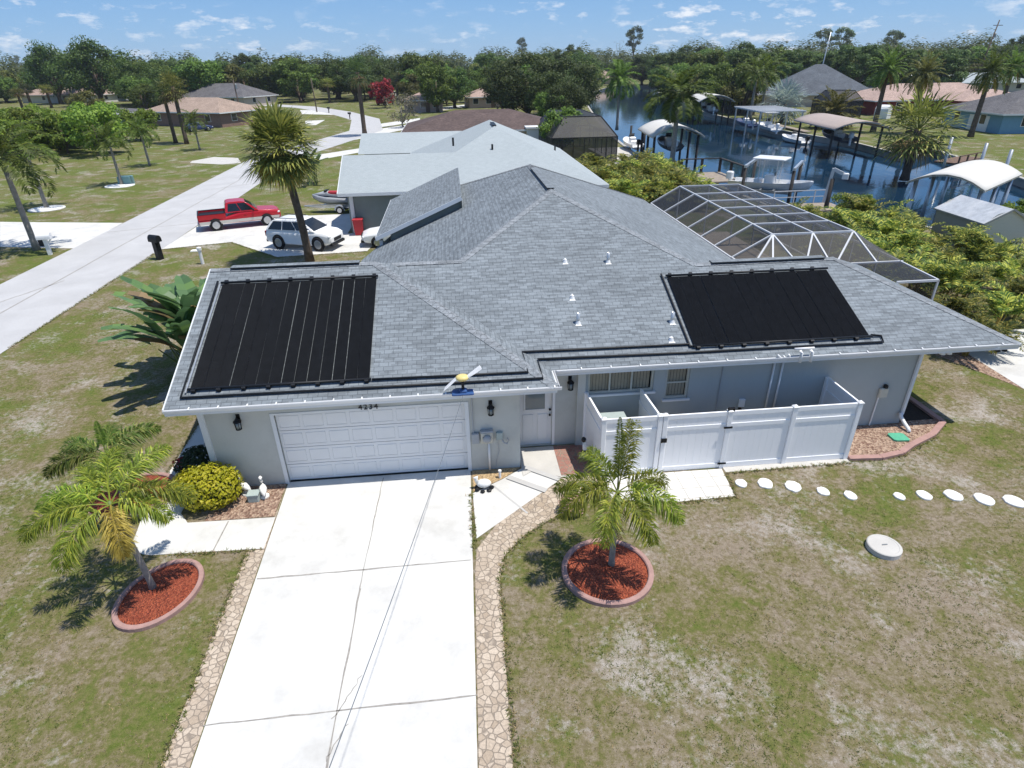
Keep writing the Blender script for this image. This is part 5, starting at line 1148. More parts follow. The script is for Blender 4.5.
    if kind == 'pickup':
        side_panel(t, 'rocker_panel', 'car_silver', [(-2.48, .42), (2.4, .44), (2.45, .62), (-2.5, .62)], lambda z: .885, .004)
        b = MB(); b.box(-2.44, -.76, .93, -.9, .76, .945); b.build('truck_bed', 'black_plastic', t)
        b = MB()
        for s in (-1, 1): b.beam((-2.5, s*.82, 1.06), (-.88, s*.82, 1.06), .10, .025)
        b.beam((-2.5, -.8, 1.06), (-2.5, .8, 1.06), .08, .025); b.build('bed_rail', 'black_plastic', t)
    if kind == 'suv':
        b = MB()
        for s in (-1, 1): b.beam((-1.7, s*.56, 1.70), (-.1, s*.56, 1.70), .04, .03)
        b.build('roof_rack', 'black_plastic', t)
    for s in (-1, 1):
        for x in ((-.25, .75) if kind != 'pickup' else (.25,)):
            b = MB(); b.beam((x, s*(hw+.008), .86), (x+.14, s*(hw+.008), .86), .03, .03); b.build('door_handle', paint, t)
    return t
vehicle((-9.25, 38.05, .012), math.atan2(-.9, 2.45), 'white SUV parked on the concrete drive behind the tall cabbage palm', 'car', 'parked_car', 'car_white', 'suv')
vehicle((-15.1, 44.55, .012), math.atan2(1.1, 3.1), 'red extended cab pickup truck with silver lower stripe and black bed', 'pickup truck', 'pickup_truck', 'car_red', 'pickup')
vehicle((-3.45, 38.0, .012), PI+.05, 'white sedan mostly hidden behind the house roof, only the front showing', 'car', 'parked_car', 'car_white', 'sedan')
for o_ in COL.objects:
    if o_.name.startswith('pickup_truck'): o_.scale = (1.05, 1.02, 1.07)
    elif o_.name == 'parked_car': o_.scale = (.95, 1, 1.07)
# jet ski on a trailer
t = empty('jet_ski', (-9.1, 48.0, .55), 'grey jet ski with red seat, sitting on a trailer by the grey garage', 'jet ski', None, PI-.15)
def hull(sec, n=7):
    rs = []
    for x, zk, zs, w_, zd in sec:  # keel z, sheer z, half width, deck crown z
        rs.append([(x, 0, zk), (x, w_*.7, zk+(zs-zk)*.45), (x, w_, zs), (x, w_*.5, zd), (x, 0, zd+.01), (x, -w_*.5, zd), (x, -w_, zs), (x, -w_*.7, zk+(zs-zk)*.45)])
    return rs
b = MB(); b.rings(hull([(-1.5, .1, .45, .5, .5), (-.8, .04, .48, .56, .52), (.4, .05, .55, .55, .62), (1.1, .18, .68, .42, .75), (1.6, .5, .78, .08, .8)])); b.build('hull', 'meter_grey', t, True)
b = MB(); b.rings(hull([(-1.3, .5, .62, .26, .72), (-.6, .5, .72, .3, .86), (.1, .55, .76, .3, .92), (.45, .6, .85, .36, 1.05), (1.0, .66, .8, .3, .92), (1.5, .72, .78, .06, .8)])); b.build('deck', 'meter_grey', t, True)
b = MB(); b.bbox(-1.25, -.24, .72, .35, .24, 1.02, .06); b.build('seat', 'red_plastic', t)
b = MB(); b.tube([(.35, -.36, 1.12), (.45, 0, 1.08), (.35, .36, 1.12)], .025, 6); b.bbox(.38, -.25, .95, .62, .25, 1.12, .05); b.build('handlebar', 'black_plastic', t)
t = empty('boat_trailer', (-9.1, 48.0, .012), 'galvanised jet ski trailer on the concrete by grey garage', 'trailer', None, PI-.15)
b = MB(); b.beam((-1.6, -.5, .45), (1.4, -.35, .45), .08, .08); b.beam((-1.6, .5, .45), (1.4, .35, .45), .08, .08); b.beam((1.4, -.35, .45), (2.4, 0, .45), .08, .08); b.beam((1.4, .35, .45), (2.4, 0, .45), .08, .08); b.beam((-.6, -.75, .36), (-.6, .75, .36), .07, .07); b.beam((-1.5, -.28, .52), (.9, -.2, .56), .1, .05); b.beam((-1.5, .28, .52), (.9, .2, .56), .1, .05); b.build('frame', 'galv', t)
for s in (-1, 1): wheel(t, -.6, s*.78, .28, .16); b = MB(); b.tube([(-.6-.34*math.cos(a), s*.78, .28+.36*math.sin(a)) for a in [PI*i/8 for i in range(9)]], .07, 6); b.build('fender', 'galv', t)
t = empty('trash_bin', (-6.35, 40.5, .012), 'red wheeled trash bin standing against the grey garage wall', 'trash bin')
b = MB(); b.rings([[(x*r, y*r, z) for x, y in ((-1, -1), (1, -1), (1, 1), (-1, 1))] for r, z in ((.24, .03), (.31, 1.0))]); b.build('body', 'red_plastic', t)
b = MB(); b.bbox(-.34, -.34, 1.0, .34, .34, 1.07, .03); b.build('lid', 'red_plastic', t)
for s in (-1, 1): b = MB(); b.tube([(s*.24, .25, .12), (s*.3, .25, .12)], .12, 10); b.build('wheel', 'tyre', t)
# far vehicles
vehicle(at(548, 60)[:2]+(0,), 0, 'hidden far car', 'car', 'parked_car', 'car_white', 'sedan') if 0 else None
t_ = G(272, 100); vehicle((t_.x-1, t_.y, .01), -.6, 'white service van with open ladder, parked by the brick house at left', 'van', 'parked_van', 'car_white', 'suv').scale = (1.35, 1.35, 1.5)
t_ = G(386, 105); vehicle((t_.x, t_.y, .01), 1.2, 'far red car under the bougainvillea beside the street end', 'car', 'parked_car', 'car_red', 'suv').scale = (1.5, 1.5, 1.3)
t_ = G(393, 98); vehicle((t_.x, t_.y, .01), 1.4, 'far white car beyond the red car by the street end', 'car', 'parked_car', 'car_white', 'suv').scale = (1.3, 1.3, 1.3)
t_ = G(204, 132); vehicle((t_.x-1.5, t_.y+2, .01), .6, 'dark car parked behind bright palm at the brick house', 'car', 'parked_car', 'car_blue', 'sedan')
# ------------------------------------------------------------------ street furniture
def mailbox(loc, m, pm, label, rot, s=1):
    t = empty('mailbox', loc, label, 'mailbox', None, rot)
    b = MB(); b.rings([[(x, w_*.16*math.cos(a), 1.0+.2*max(0, math.sin(a))+(0 if math.sin(a) > 0 else 0)) for a in [PI*i/8 for i in range(9)]]+[(x, -w_*.16, .88), (x, w_*.16, .88)] for x, w_ in ((-.28, 1), (.28, 1))]); b.build('box', m, t)
    b = MB(); b.bbox(-.08*s, -.08*s, 0, .08*s, .08*s, .9, .01); b.beam((0, 0, .55), (.25, 0, .86), .05, .06); b.build('post', pm, t)
    b = MB(); b.box(-.05, .165, 1.0, .08, .18, 1.12); b.build('flag', 'red_plastic', t); return t
mailbox((-17.45, 36.5, 0), 'black_plastic', 'black_plastic', 'black mailbox on a thick black post at the lawn corner', -.5, 1.6).scale = (1.2, 1.2, 1.2)
mailbox((-24.75, 38.6, 0), 'white_paint', 'white_paint', 'white mailbox on white post beside the leaning palm, left of street', .2).scale = (1.3, 1.3, 1.1)
p = G(292, 112); 
for (px, py), l in zip(((434, 0),), ('',)): pass
for px, py, l in ((329, 113, 'small dark mailbox on the left verge at the far street bend'), (350, 119, 'small dark mailbox on the right verge at the far street bend')):
    mailbox(at(px, py), 'black_plastic', 'wood_pole', l, 0).scale = (1.2, 1.2, 1.1)
t = empty('utility_box', at(127, 184), 'green utility box beside the palm on a white stone ring', 'utility box'); b = MB(); b.bbox(-.6, -.45, 0, .6, .45, .75, .05); b.build('body', 'car_green', t); b = MB(); b.box(-.55, -.46, .1, -.02, -.45, .68); b.box(.02, -.46, .1, .55, -.45, .68); b.build('door', 'car_green', t)
for px, py, l in ((47, 209, 'ring of white stones round the second palm from left'), (120, 186, 'ring of white stones round the palm by the green box')):
    p = G(px, py); b = MB(); b.lathe([(1.3, 0), (1.3, .05), (.9, .08), (.05, .06)], 20); o = b.build('stone_ring', 'white_stone', loc=(p.x, p.y, .004)); tag(o, l, 'stone ring')
p = G(37, 246); b = MB(); b.bbox(-.2, -.2, 0, .2, .2, .7, .05); tag(b.build('utility_pedestal', 'piling', loc=(p.x+.45, p.y, 0)), 'dark grey utility pedestal at the foot of the left edge palm', 'utility box')
t = empty('stand_pipe', at(203, 264), 'short white pipe standing on lawn behind the paddle leaved plants', 'pipe'); b = MB(); b.lathe([(.09, 0), (.09, .8), (.13, .8), (.13, .95), (.0, 1.0)], 10); b.build('pipe', 'white_paint', t)
t = empty('cover_plate', at(196, 251), 'small pale cover plate lying in lawn by the drive', 'cover plate'); b = MB(); b.bbox(-.28, -.2, 0, .28, .2, .06, .02); b.build('plate', 'white_stone', t)
def pole(x, y, top_px, label, lean=0, arm=True, m='wood_pole', r=.16, cat='utility pole', name='utility_pole'):
    h = ztop(x, y, top_px); t = empty(name, (x, y, 0), label, cat); b = MB(); b.tube([(0, 0, 0), (lean*h, 0, h)], [r, r*.7], 8); b.build('pole', m, t, True)
    if arm: b = MB(); b.beam((lean*h-1.1, 0, h*.94), (lean*h+1.1, 0, h*.94), .1, .12); b.build('crossarm', m, t); b = MB(); b.lathe([(.22, 0), (.22, .8), (.1, .9)], 10, (lean*h*.85+.3, 0, h*.80)); b.build('transformer', 'grey_metal', t)
    return h
p = G(243, 122); pole(p.x, p.y, 80, 'wooden utility pole in front of the brick house', -.03)
p = G(317, 112); pole(p.x, p.y, 78, 'wooden utility pole at the far street bend', -.03, False)
pole(118, 140, 20, 'tall leaning utility pole above the blue house', .10)
pole(98.5, 170, 32, 'tall white mast behind the slate roofed house', .06, False, 'galv', .16, 'mast', 'mast')
t = empty('tether_post', (18.3, 8.2, 0), 'x', 'post') if 0 else None

# ------------------------------------------------------------------ houses
def hip_roof(x0, y0, x1, y1, z, s):
    b = MB(); W_, D = x1-x0, y1-y0; h = min(W_, D)/2
    if W_ >= D: r0, r1 = (x0+h, y0+h, z+s*h), (x1-h, y0+h, z+s*h); b.poly([(x0, y0, z), (x1, y0, z), r1, r0]); b.poly([(x1, y1, z), (x0, y1, z), r0, r1]); b.poly([(x0, y1, z), (x0, y0, z), r0]); b.poly([(x1, y0, z), (x1, y1, z), r1])
    else: r0, r1 = (x0+h, y0+h, z+s*h), (x0+h, y1-h, z+s*h); b.poly([(x0, y0, z), (x1, y0, z), r0]); b.poly([(x1, y1, z), (x0, y1, z), r1]); b.poly([(x0, y1, z), (x0, y0, z), r0, r1]); b.poly([(x1, y0, z), (x1, y1, z), r1, r0])
    return b
def far_house(loc, size, rot, label, wm, rm, s=.36, hw=2.6, wing=None, door=True, name='house', nwin=3, garage=False):
    t = empty(name, loc, label, 'house', None, rot); W_, D = size; o = .6
    b = MB(); b.box(-W_/2, -D/2, 0, W_/2, D/2, hw)
    if wing: wx, wy, ww, wd = wing; b.box(wx-ww/2, wy-wd/2, 0, wx+ww/2, wy+wd/2, hw-.003)
    b.build('wall', wm, t); hip_roof(-W_/2-o, -D/2-o, W_/2+o, D/2+o, hw, s).build('roof', rm, t)
    if wing: hip_roof(wx-ww/2-o, wy-wd/2-o, wx+ww/2+o, wy+wd/2+o, hw-.06, s).build('roof', rm, t)
    b = MB()
    for p, q in (((-W_/2-o, -D/2-o), (W_/2+o, -D/2-o)), ((W_/2+o, -D/2-o), (W_/2+o, D/2+o)), ((W_/2+o, D/2+o), (-W_/2-o, D/2+o)), ((-W_/2-o, D/2+o), (-W_/2-o, -D/2-o))): b.beam((*p, hw-.08), (*q, hw-.08), .05, .2)
    b.build('fascia', 'fascia_white', t)
    def win(x, y, w_, h_, axis, z=1.0):
        b = MB(); f = .08
        if axis == 'x':
            sg = -1 if y < 0 else 1; b.box(x-w_/2-f, min(y, y+sg*.05), z-f, x+w_/2+f, max(y, y+sg*.05), z+h_+f); fr = b.build('window', 'white_paint', t); b = MB(); b.box(x-w_/2, min(y+sg*.052, y+sg*.07), z, x+w_/2, max(y+sg*.052, y+sg*.07), z+h_); b.build('pane', 'glass', fr)
        else:
            sg = -1 if x < 0 else 1; b.box(min(x, x+sg*.05), y-w_/2-f, z-f, max(x, x+sg*.05), y+w_/2+f, z+h_+f); fr = b.build('window', 'white_paint', t); b = MB(); b.box(min(x+sg*.052, x+sg*.07), y-w_/2, z, max(x+sg*.052, x+sg*.07), y+w_/2, z+h_); b.build('pane', 'glass', fr)
    for i in range(nwin): win(-W_/2+W_*(i+.5)/nwin, -D/2, 1.3, 1.2, 'x')
    for s_ in (-1, 1): win(s_*W_/2, -D*.2, 1.2, 1.2, 'y'); win(s_*W_/2, D*.25, 1.2, 1.2, 'y')
    if door: b = MB(); b.box(W_*.06, -D/2-.06, 0, W_*.06+1, -D/2-.002, 2.1); dr = b.build('door', 'brown_wood', t)
    if garage: b = MB(); b.box(-W_/2-.06, -D*.3, 0, -W_/2-.002, -D*.3+4.6, 2.1); b.build('garage_door', 'white_paint', t)
    return t
# light grey neighbour, built to its own plan
nb = empty('house', (0, 41, 0), 'grey walled house with light grey shingle roof right behind the main house', 'house')
def nbb(b, n, m, p=None): o = b.build(n, m, p or nb); o.location = (0, -41, 0) if p is None else (0, 0, 0); return o
s2 = .45
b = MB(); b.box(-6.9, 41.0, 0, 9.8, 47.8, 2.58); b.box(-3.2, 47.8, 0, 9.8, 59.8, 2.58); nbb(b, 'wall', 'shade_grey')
Y0, X0, X1, Y1 = 40.4, -7.4, 10.3, 60.3
hw2 = 7.0; rx = 3.3; zr = ZE+s2*hw2
yg = 40.4+4.0; zg = ZE+s2*4.0
b = MB()
b.poly([(X0, Y0, ZE), (X1, Y0, ZE), (rx, Y0+hw2, zr), (rx-hw2+4.0, yg, zg), (X0, yg, zg)])
b.poly([(X0, yg, zg), (rx-hw2+4.0, yg, zg), (rx-hw2, Y0+8.0, ZE), (X0, Y0+8.0, ZE)])
b.poly([(X1, Y0, ZE), (X1, Y1, ZE), (rx, Y1-hw2, zr), (rx, Y0+hw2, zr)])
b.poly([(rx-hw2+4.0, yg, zg), (rx, Y0+hw2, zr), (rx, Y1-hw2, zr), (rx-hw2, Y1, ZE), (rx-hw2, Y0+8.0, ZE)])
b.poly([(rx, Y1-hw2, zr), (X1, Y1, ZE), (rx-hw2, Y1, ZE)])
b.poly([(-8.6, 60.2, ZE-.05), (-2, 60.2, ZE-.05), (1.2, 64.2, ZE-.05+.36*4), (-8.6, 64.2, ZE-.05+.36*4)]); b.poly([(-8.6, 64.2, ZE-.05+.36*4), (1.2, 64.2, ZE-.05+.36*4), (-2, 68.2, ZE-.05), (-8.6, 68.2, ZE-.05)])
nrf = nbb(b, 'roof', 'shingle_light')
b = MB()
for p, q in (((X0, Y0), (X1, Y0)), ((X1, Y0), (X1, Y1)), ((X0, Y0+8.0), (rx-hw2, Y0+8.0)), ((rx-hw2, Y0+8.0), (rx-hw2, Y1))): b.beam((*p, ZE-.1), (*q, ZE-.1), .04, .2)
b.beam((X0, Y0, ZE-.08), (X0, yg, zg-.08), .04, .2); b.beam((X0, yg, zg-.08), (X0, Y0+8.0, ZE-.08), .04, .2); nbb(b, 'fascia', 'fascia_white')
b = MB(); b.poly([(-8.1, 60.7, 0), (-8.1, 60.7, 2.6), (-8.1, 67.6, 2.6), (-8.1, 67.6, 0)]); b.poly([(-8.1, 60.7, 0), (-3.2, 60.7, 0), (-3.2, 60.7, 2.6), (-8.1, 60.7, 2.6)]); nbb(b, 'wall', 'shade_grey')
b = MB(); b.box(-6.8, 40.93, 0, -6.55, 41.0, 2.5); nbb(b, 'downspout', 'fascia_white')
b = MB(); b.beam((rx, Y0+hw2+.2, zr+.03), (rx, Y0+hw2+3, zr+.03), .3, .06); nbb(b, 'ridge_vent', 'black_plastic')
for (x, y) in ((2.9, 44.6), (0.2, 45.5), (8.6, 52.3)):
    z = min(ZE+s2*(y-Y0), ZE+s2*(X1-x)); b = MB(); b.lathe([(.07, -.2), (.07, .35)], 8, (x, y, z)); nbb(b, 'vent_pipe', 'black_plastic', nrf)
# brown roofed house
far_house((4.5, 87.2, 0), (19.8, 12.8), 0, 'tan house with wide dark brown hip roof beyond the light grey roof', 'wall_tan', 'shingle_brown', .285)
b = MB(); b.box(9.4, 79.2, 2.75, 14.2, 83.4, 2.95); b.box(9.6, 79.4, 0, 14.0, 83.2, 2.749); tag(b.build('porch_roof', 'roof_white'), 'flat white porch roof at the right corner of brown roof', 'porch')
# left side houses
p = G(196, 128); far_house((p.x-1, p.y+9, 0), (20, 11), -.5, 'brick house with pinkish tan roof at left, beyond the dry lawn', 'wall_brick', 'shingle_tan', .38)
p = G(222, 108); far_house((p.x-2, p.y+14, 0), (24, 14), -.45, 'house with purplish grey roof behind the brick house', 'wall_tan', 'shingle_grey', .45)
p = G(98, 128); far_house((p.x+1, p.y+6, 0), (13, 10), -.5, 'blue walled house with flat grey roof in the left grove', 'wall_blue', 'shingle_grey', .12)
p = G(66, 103); far_house((p.x, p.y+6, 0), (34, 12), -.35, 'pale house with pinkish tan roof under the oaks at left', 'wall_white', 'shingle_pink', .42, nwin=5)
p = G(212, 82); far_house((p.x, p.y, 0), (26, 14), -.3, 'far house with tan roof showing between trees at left', 'wall_white', 'shingle_tan', .4)
p = G(280, 85); far_house((p.x-2, p.y+2, 0), (18, 3), .05, 'long white shed standing in the far grass field', 'wall_white', 'roof_white', .2, name='shed', nwin=1, door=False)
p = G(318, 84); far_house((p.x, p.y, 0), (22, 12), .1, 'far house with white roof by the street bend', 'wall_white', 'roof_white', .35)
p = G(352, 82); far_house((p.x, p.y, 0), (18, 12), .1, 'far blue house with pale roof, right of white roofed house', 'wall_blue', 'shingle_light', .35)
p = G(397, 82); far_house((p.x, p.y, 0), (20, 14), .2, 'far house with bright white gable roof among palms', 'wall_white', 'roof_white', .5)
p = G(424, 112); far_house((p.x, p.y+4, 0), (9, 10), .0, 'small pink tan house left of the dark leafy tree', 'wall_pink', 'shingle_pink', .35)
p = G(463, 82); far_house((p.x, p.y, 0), (26, 16), .1, 'far house with purplish grey roof above the brown roof', 'wall_white', 'shingle_grey', .35)
p = G(487, 108); far_house((p.x, p.y+5, 0), (10, 10), .1, 'small pink house with tan roof right behind the brown roof', 'wall_pink', 'shingle_pink', .4)
p = G(601, 84); far_house((p.x, p.y, 0), (16, 14), -.2, 'tan roofed house at the far end of canal', 'wall_tan', 'shingle_tan', .5)
# right bank houses
far_house((96, 125.5, 0), (29, 16), -.06, 'red house with wide pinkish roof on the right canal bank', 'wall_red', 'shingle_pink', .30, wing=(6, -8, 14, 10))
far_house((88.4, 89.9, 0), (20, 14), -.15, 'blue house with dark grey brown roof at right edge', 'wall_blue', 'shingle_grey', .38, garage=True)
far_house((89, 154, 0), (24, 22), -.45, 'house with steep slate grey roof on the right canal bank', 'wall_tan', 'shingle_slate', .52)
far_house((66, 150, 0), (12, 14), -.3, 'house with low purple grey roof left of the slate roof', 'wall_tan', 'shingle_grey', .38)
far_house((128, 178, 0), (26, 16), -.3, 'white roofed house behind the pinkish roof', 'wall_white', 'roof_white', .35)
far_house((165, 195, 0), (26, 16), -.3, 'pale roofed house behind the blue house', 'wall_white', 'shingle_light', .3)
b = MB(); n = 9; rs = []
for x in (0, 2.2): rs.append([(x, 1.1*math.cos(PI*i/n), 1.3+1.0*math.sin(PI*i/n)) for i in range(n+1)]+[(x, -1.1, 0), (x, 1.1, 0)])
t = empty('carport', (78, 113, 0), 'small white arched shelter beside the red house', 'shelter', None, -.9); b.rings(rs); b.build('cover', 'roof_white', t); b = MB(); b.box(-.04, -.8, .05, -.01, .8, 1.9); b.build('opening', 'glass', t)
# shed with gambrel roof among the palms
t = empty('shed', (28.05, 29.5, 0), 'tan garden shed with weathered metal roof behind the palm hedge', 'shed', None, -.06)
Wd, Ln = 2.5, 3.8
g = lambda y: [(0.05, y, 0), (Wd-.05, y, 0), (Wd, y, 1.95), (Wd-.55, y, 2.45), (Wd/2, y, 2.62), (.55, y, 2.45), (0, y, 1.95)]
for q_ in (g(0), g(Ln)[::-1]): b = MB(); b.poly(q_); b.build('gable_wall', 'siding', t)
b = MB(); b.poly([(0.05, 0, 0), (0, 0, 1.95), (0, Ln, 1.95), (.05, Ln, 0)]); b.build('side_wall', 'shed_grey', t); b = MB(); b.poly([(Wd-.05, 0, 0), (Wd-.05, Ln, 0), (Wd, Ln, 1.95), (Wd, 0, 1.95)]); b.build('side_wall', 'shed_grey', t)
b = MB(); pr = [(-.12, 1.93), (Wd/2, 2.66), (Wd+.12, 1.93)]
for i in range(2):
    (xa, za), (xb, zb_) = pr[i], pr[i+1]; b.rings([[(xa, y, za), (xb, y, zb_), (xb, y, zb_+.05), (xa, y, za+.05)] for y in (-.12, Ln+.12)])
b.build('roof', 'steel_roof', t)
b = MB(); b.beam((-.12, -.13, 1.95), (Wd/2, -.13, 2.69), .03, .1); b.beam((Wd/2, -.13, 2.69), (Wd+.12, -.13, 1.95), .03, .1); b.beam((-.14, -.1, 1.95), (-.14, Ln+.1, 1.95), .03, .08); b.build('trim', 'shed_grey', t)

# ------------------------------------------------------------------ pool cages
cage = empty('pool_cage', (11.3, 21.5, 0), 'white framed screened pool cage attached to the house', 'pool cage')
xe = 17.4; ys = [23.2, 25.0, 26.6, 28.3, 30.0, 31.9, 34.2]; xa, xb_, xc, xd = 11.25, 12.85, 16.3, 17.7; zt, ze_ = 3.55, 2.66
def cg(b, n, m): o = b.build(n, m, cage); o.location = (-11.3, -21.5, 0); return o
W2 = .06
for y in ys:
    b = MB(); b.beam((xa, y, ze_), (xb_, y, zt), W2, .10); b.beam((xb_, y, zt), (xc, y, zt), W2, .10); b.beam((xc, y, zt), (xd, y, ze_), W2, .10); b.beam((xd, y, ze_), (xd, y, 0), W2, W2); cg(b, 'rafter', 'alu_white')
b = MB()
for (x, z) in ((xa, ze_), (xb_, zt), ((xb_+xc)/2, zt), (xc, zt), (xd, ze_)): b.beam((x, ys[0], z), (x, ys[-1], z), .06, .08)
b.beam((xa+.02, ys[0], ze_), (xa+.02, 22.3, ze_), .06, .08); b.beam((xe, 19.4, ze_), (xd, ys[0], ze_), .06, .08); b.beam((xd, ys[0], 1.0), (xd, ys[-1], 1.0), .05, .05)
cg(b, 'purlin', 'alu_white')
b = MB(); yf = 21.75; fx = [xa+.2, 12.3, 13.4, 14.6, 15.7, 16.6]; tx = [xb_, 14.0, xc-.1]
for a, c in ((xb_, fx[0]), (xb_, fx[1]), (xb_, fx[2]), (tx[1]+.55, fx[2]+.25), (tx[1]+.55, fx[3]+.1), (xc, fx[3]+.3), (xc, fx[5])):
    b = MB(); b.beam((a, ys[0], zt), (c, yf, ze_), .065, .07); cg(b, 'brace', 'alu_white')
b = MB()
b.beam((xa, yf, ze_), (xd, yf, ze_), .06, .08); b.beam((xe, 19.4, ze_), (15.8, 19.4, ze_), .06, .08); b.beam((xe, 19.4, 0), (xe, 19.4, ze_), .06, .06)
for x in (xd,):
    for y in ys: b.beam((x, y, ze_), (x, y+.01, 0), .06, .06)
y = ys[-1]
for x in (12.85, 14.6, 16.3): b.beam((x, y, 0), (x, y, zt), .06, .06)
cg(b, 'end_frame', 'alu_white')
b = MB(); y0, y1 = ys[0], ys[-1]; d_ = .0
b.poly([(xa, y0, ze_), (xb_, y0, zt), (xb_, y1, zt), (xa, y1, ze_)]); b.poly([(xb_, y0, zt), (xc, y0, zt), (xc, y1, zt), (xb_, y1, zt)]); b.poly([(xc, y0, zt), (xd, y0, ze_), (xd, y1, ze_), (xc, y1, zt)])
b.poly([(xe, 19.4, 0), (xd, y0, 0), (xd, y0, ze_), (xe, 19.4, ze_)]); b.poly([(xd, y0, 0), (xd, y1, 0), (xd, y1, ze_), (xd, y0, ze_)]); b.poly([(xa, y1, 0), (xd, y1, 0), (xd, y1, ze_), (xc, y1, zt), (xb_, y1, zt), (xa, y1, ze_)])
b.poly([(xa, yf, ze_), (xd, yf, ze_), (xc, y0, zt), (xb_, y0, zt)]); b.poly([(xd, yf, ze_), (xd, y0, ze_), (xc, y0, zt)]); b.poly([(15.8, 19.4, ze_), (xe, 19.4, ze_), (xd-.1, yf, ze_), (15.8, yf, ze_)]); b.poly([(xa, yf, ze_), (xb_, y0, zt), (xa, y0, ze_)])
cg(b, 'screen', 'screen')
# furniture glimpsed through the screen
def dark_cage(x0, y0, x1, y1, zt, label, ze=2.6):
    t = empty('pool_cage', ((x0+x1)/2, y0, 0), label, 'pool cage'); b = MB(); X, Y = (x0+x1)/2, y0; ox = min(x1-x0, y1-y0)*.22
    fr = MB(); s = MB(); c = [(x0-X, 0), (x1-X, 0), (x1-X, y1-y0), (x0-X, y1-y0)]; u = [(c[0][0]+ox, ox), (c[1][0]-ox, ox), (c[2][0]-ox, y1-y0-ox), (c[3][0]+ox, y1-y0-ox)]
    for i in range(4):
        j = (i+1) % 4; s.poly([(*c[i], 0), (*c[j], 0), (*c[j], ze), (*c[i], ze)]); s.poly([(*c[i], ze), (*c[j], ze), (*u[j], zt), (*u[i], zt)])
        fr.beam((*c[i], ze), (*c[j], ze), .09, .1); fr.beam((*u[i], zt), (*u[j], zt), .09, .1); fr.beam((*c[i], ze), (*u[i], zt), .09, .1)
        n = 6
        for k_ in range(n): fr.beam((*V(c[i]).lerp(V(c[j]), k_/n), 0), (*V(c[i]).lerp(V(c[j]), k_/n), ze), .08, .08)
    s.poly([(*q, zt) for q in u]); fr.build('frame', 'bronze_frame', t); s.build('screen', 'screen_dark', t)
dark_cage(11.0, 69.5, 18.4, 84, 4.6, 'dark bronze framed pool cage with black screen beside the canal')
dark_cage(57.5, 128, 62, 134, 6.0, 'grey pool cage by the far white canopy on right bank', 3.5)
dark_cage(70.5, 116, 77, 122, 4.5, 'pool cage between the slate roofed house and the red house', 2.8)

# ------------------------------------------------------------------ boats, lifts and canopies
def canopy(cx, cy, L, W_, z, rise, rot, m, label, ground_z=-1.8, pm='piling'):
    t = empty('boat_canopy', (cx, cy, ZW), label, 'boat canopy', None, rot); z -= ZW; b = MB(); n = 12; rs = []
    for x in [-L/2+L*i/6 for i in range(7)]:
        top = [(x, W_/2*(-1+2*j/n), z+rise*(1-(-1+2*j/n)**2)) for j in range(n+1)]; rs.append(top+[(p[0], p[1], p[2]-.05) for p in reversed(top)])
    b.rings(rs); b.build('canvas', m, t, True)
    b = MB()
    for s in (-1, 1): b.beam((-L/2, s*W_*.49, z-.08), (L/2, s*W_*.49, z-.08), .08, .1)
    for x in (-L/2+.1, 0, L/2-.1): b.tube([(x, W_/2*(-1+2*j/n), z+rise*(1-(-1+2*j/n)**2)-.12) for j in range(n+1)], .05, 5)
    b.build('frame', 'galv', t)
    for x in (-L*.4, 0, L*.4):
        for s in (-1, 1): b = MB(); b.tube([(x, s*W_*.42, -1.5), (x, s*W_*.42, z+.05)], .14, 8); b.build('piling', pm, t, True)
    return t
def boat(cx, cy, z, L, rot, hullm, label, top=None, outboard=True, name='boat', cover=None):
    t = empty(name, (cx, cy, z), label, 'boat', None, rot); w_ = L*.17; b = MB()
    sec = []
    for u, ww, zk, zs in ((-.5, .9, .05, .75), (-.25, 1, 0, .78), (0, 1, 0, .82), (.22, .9, .05, .9), (.38, .62, .2, 1.0), (.47, .28, .5, 1.08), (.5, .03, .9, 1.1)):
        x = u*L; W2 = w_*ww; sec.append([(x, 0, zk), (x, W2*.75, zk+(zs-zk)*.4), (x, W2, zs), (x, W2*.86, zs), (x, W2*.72, zs-.35*(ww > .3)), (x, -W2*.72, zs-.35*(ww > .3)), (x, -W2*.86, zs), (x, -W2, zs), (x, -W2*.75, zk+(zs-zk)*.4)])
    b.rings(sec); b.build('hull', hullm, t)
    b = MB(); b.bbox(-.5, -.4, .4, .3, .4, 1.35, .08); b.build('console', 'boat_white', t); b = MB(); b.poly([(.3, -.36, 1.3), (.3, .36, 1.3), (.08, .32, 1.75), (.08, -.32, 1.75)]); b.build('windscreen', 'glass', t)
    b = MB(); b.bbox(-1.3, -.45, .4, -.8, .45, 1.0, .05); b.build('seat', 'boat_white', t)
    if top:
        b = MB(); b.bbox(-1.5, -.95, 2.55, 1.0, .95, 2.66, .04); b.build('hardtop', top, t); b = MB()
        for x, s in ((-.9, -1), (-.9, 1), (.45, -1), (.45, 1)): b.tube([(x, s*.45, .5), (x*1.05, s*.7, 2.56)], .035, 6)
        b.build('top_frame', 'alu_white', t)
    if outboard:
        b = MB(); b.bbox(-L/2-.5, -.22, .75, -L/2+.05, .22, 1.35, .08); b.bbox(-L/2-.3, -.1, -.1, -L/2-.05, .1, .75, .03); b.build('outboard', 'boat_white' if hullm != 'boat_white' or top else 'black_plastic', t)
    if cover: b = MB(); b.rings([[(x, -ww, .8), (x, 0, .8+hh), (x, ww, .8)] for x, ww, hh in ((-L*.45, w_, .3), (0, w_, .55), (L*.4, w_*.55, .4))]); b.build('cover', cover, t)
    return t
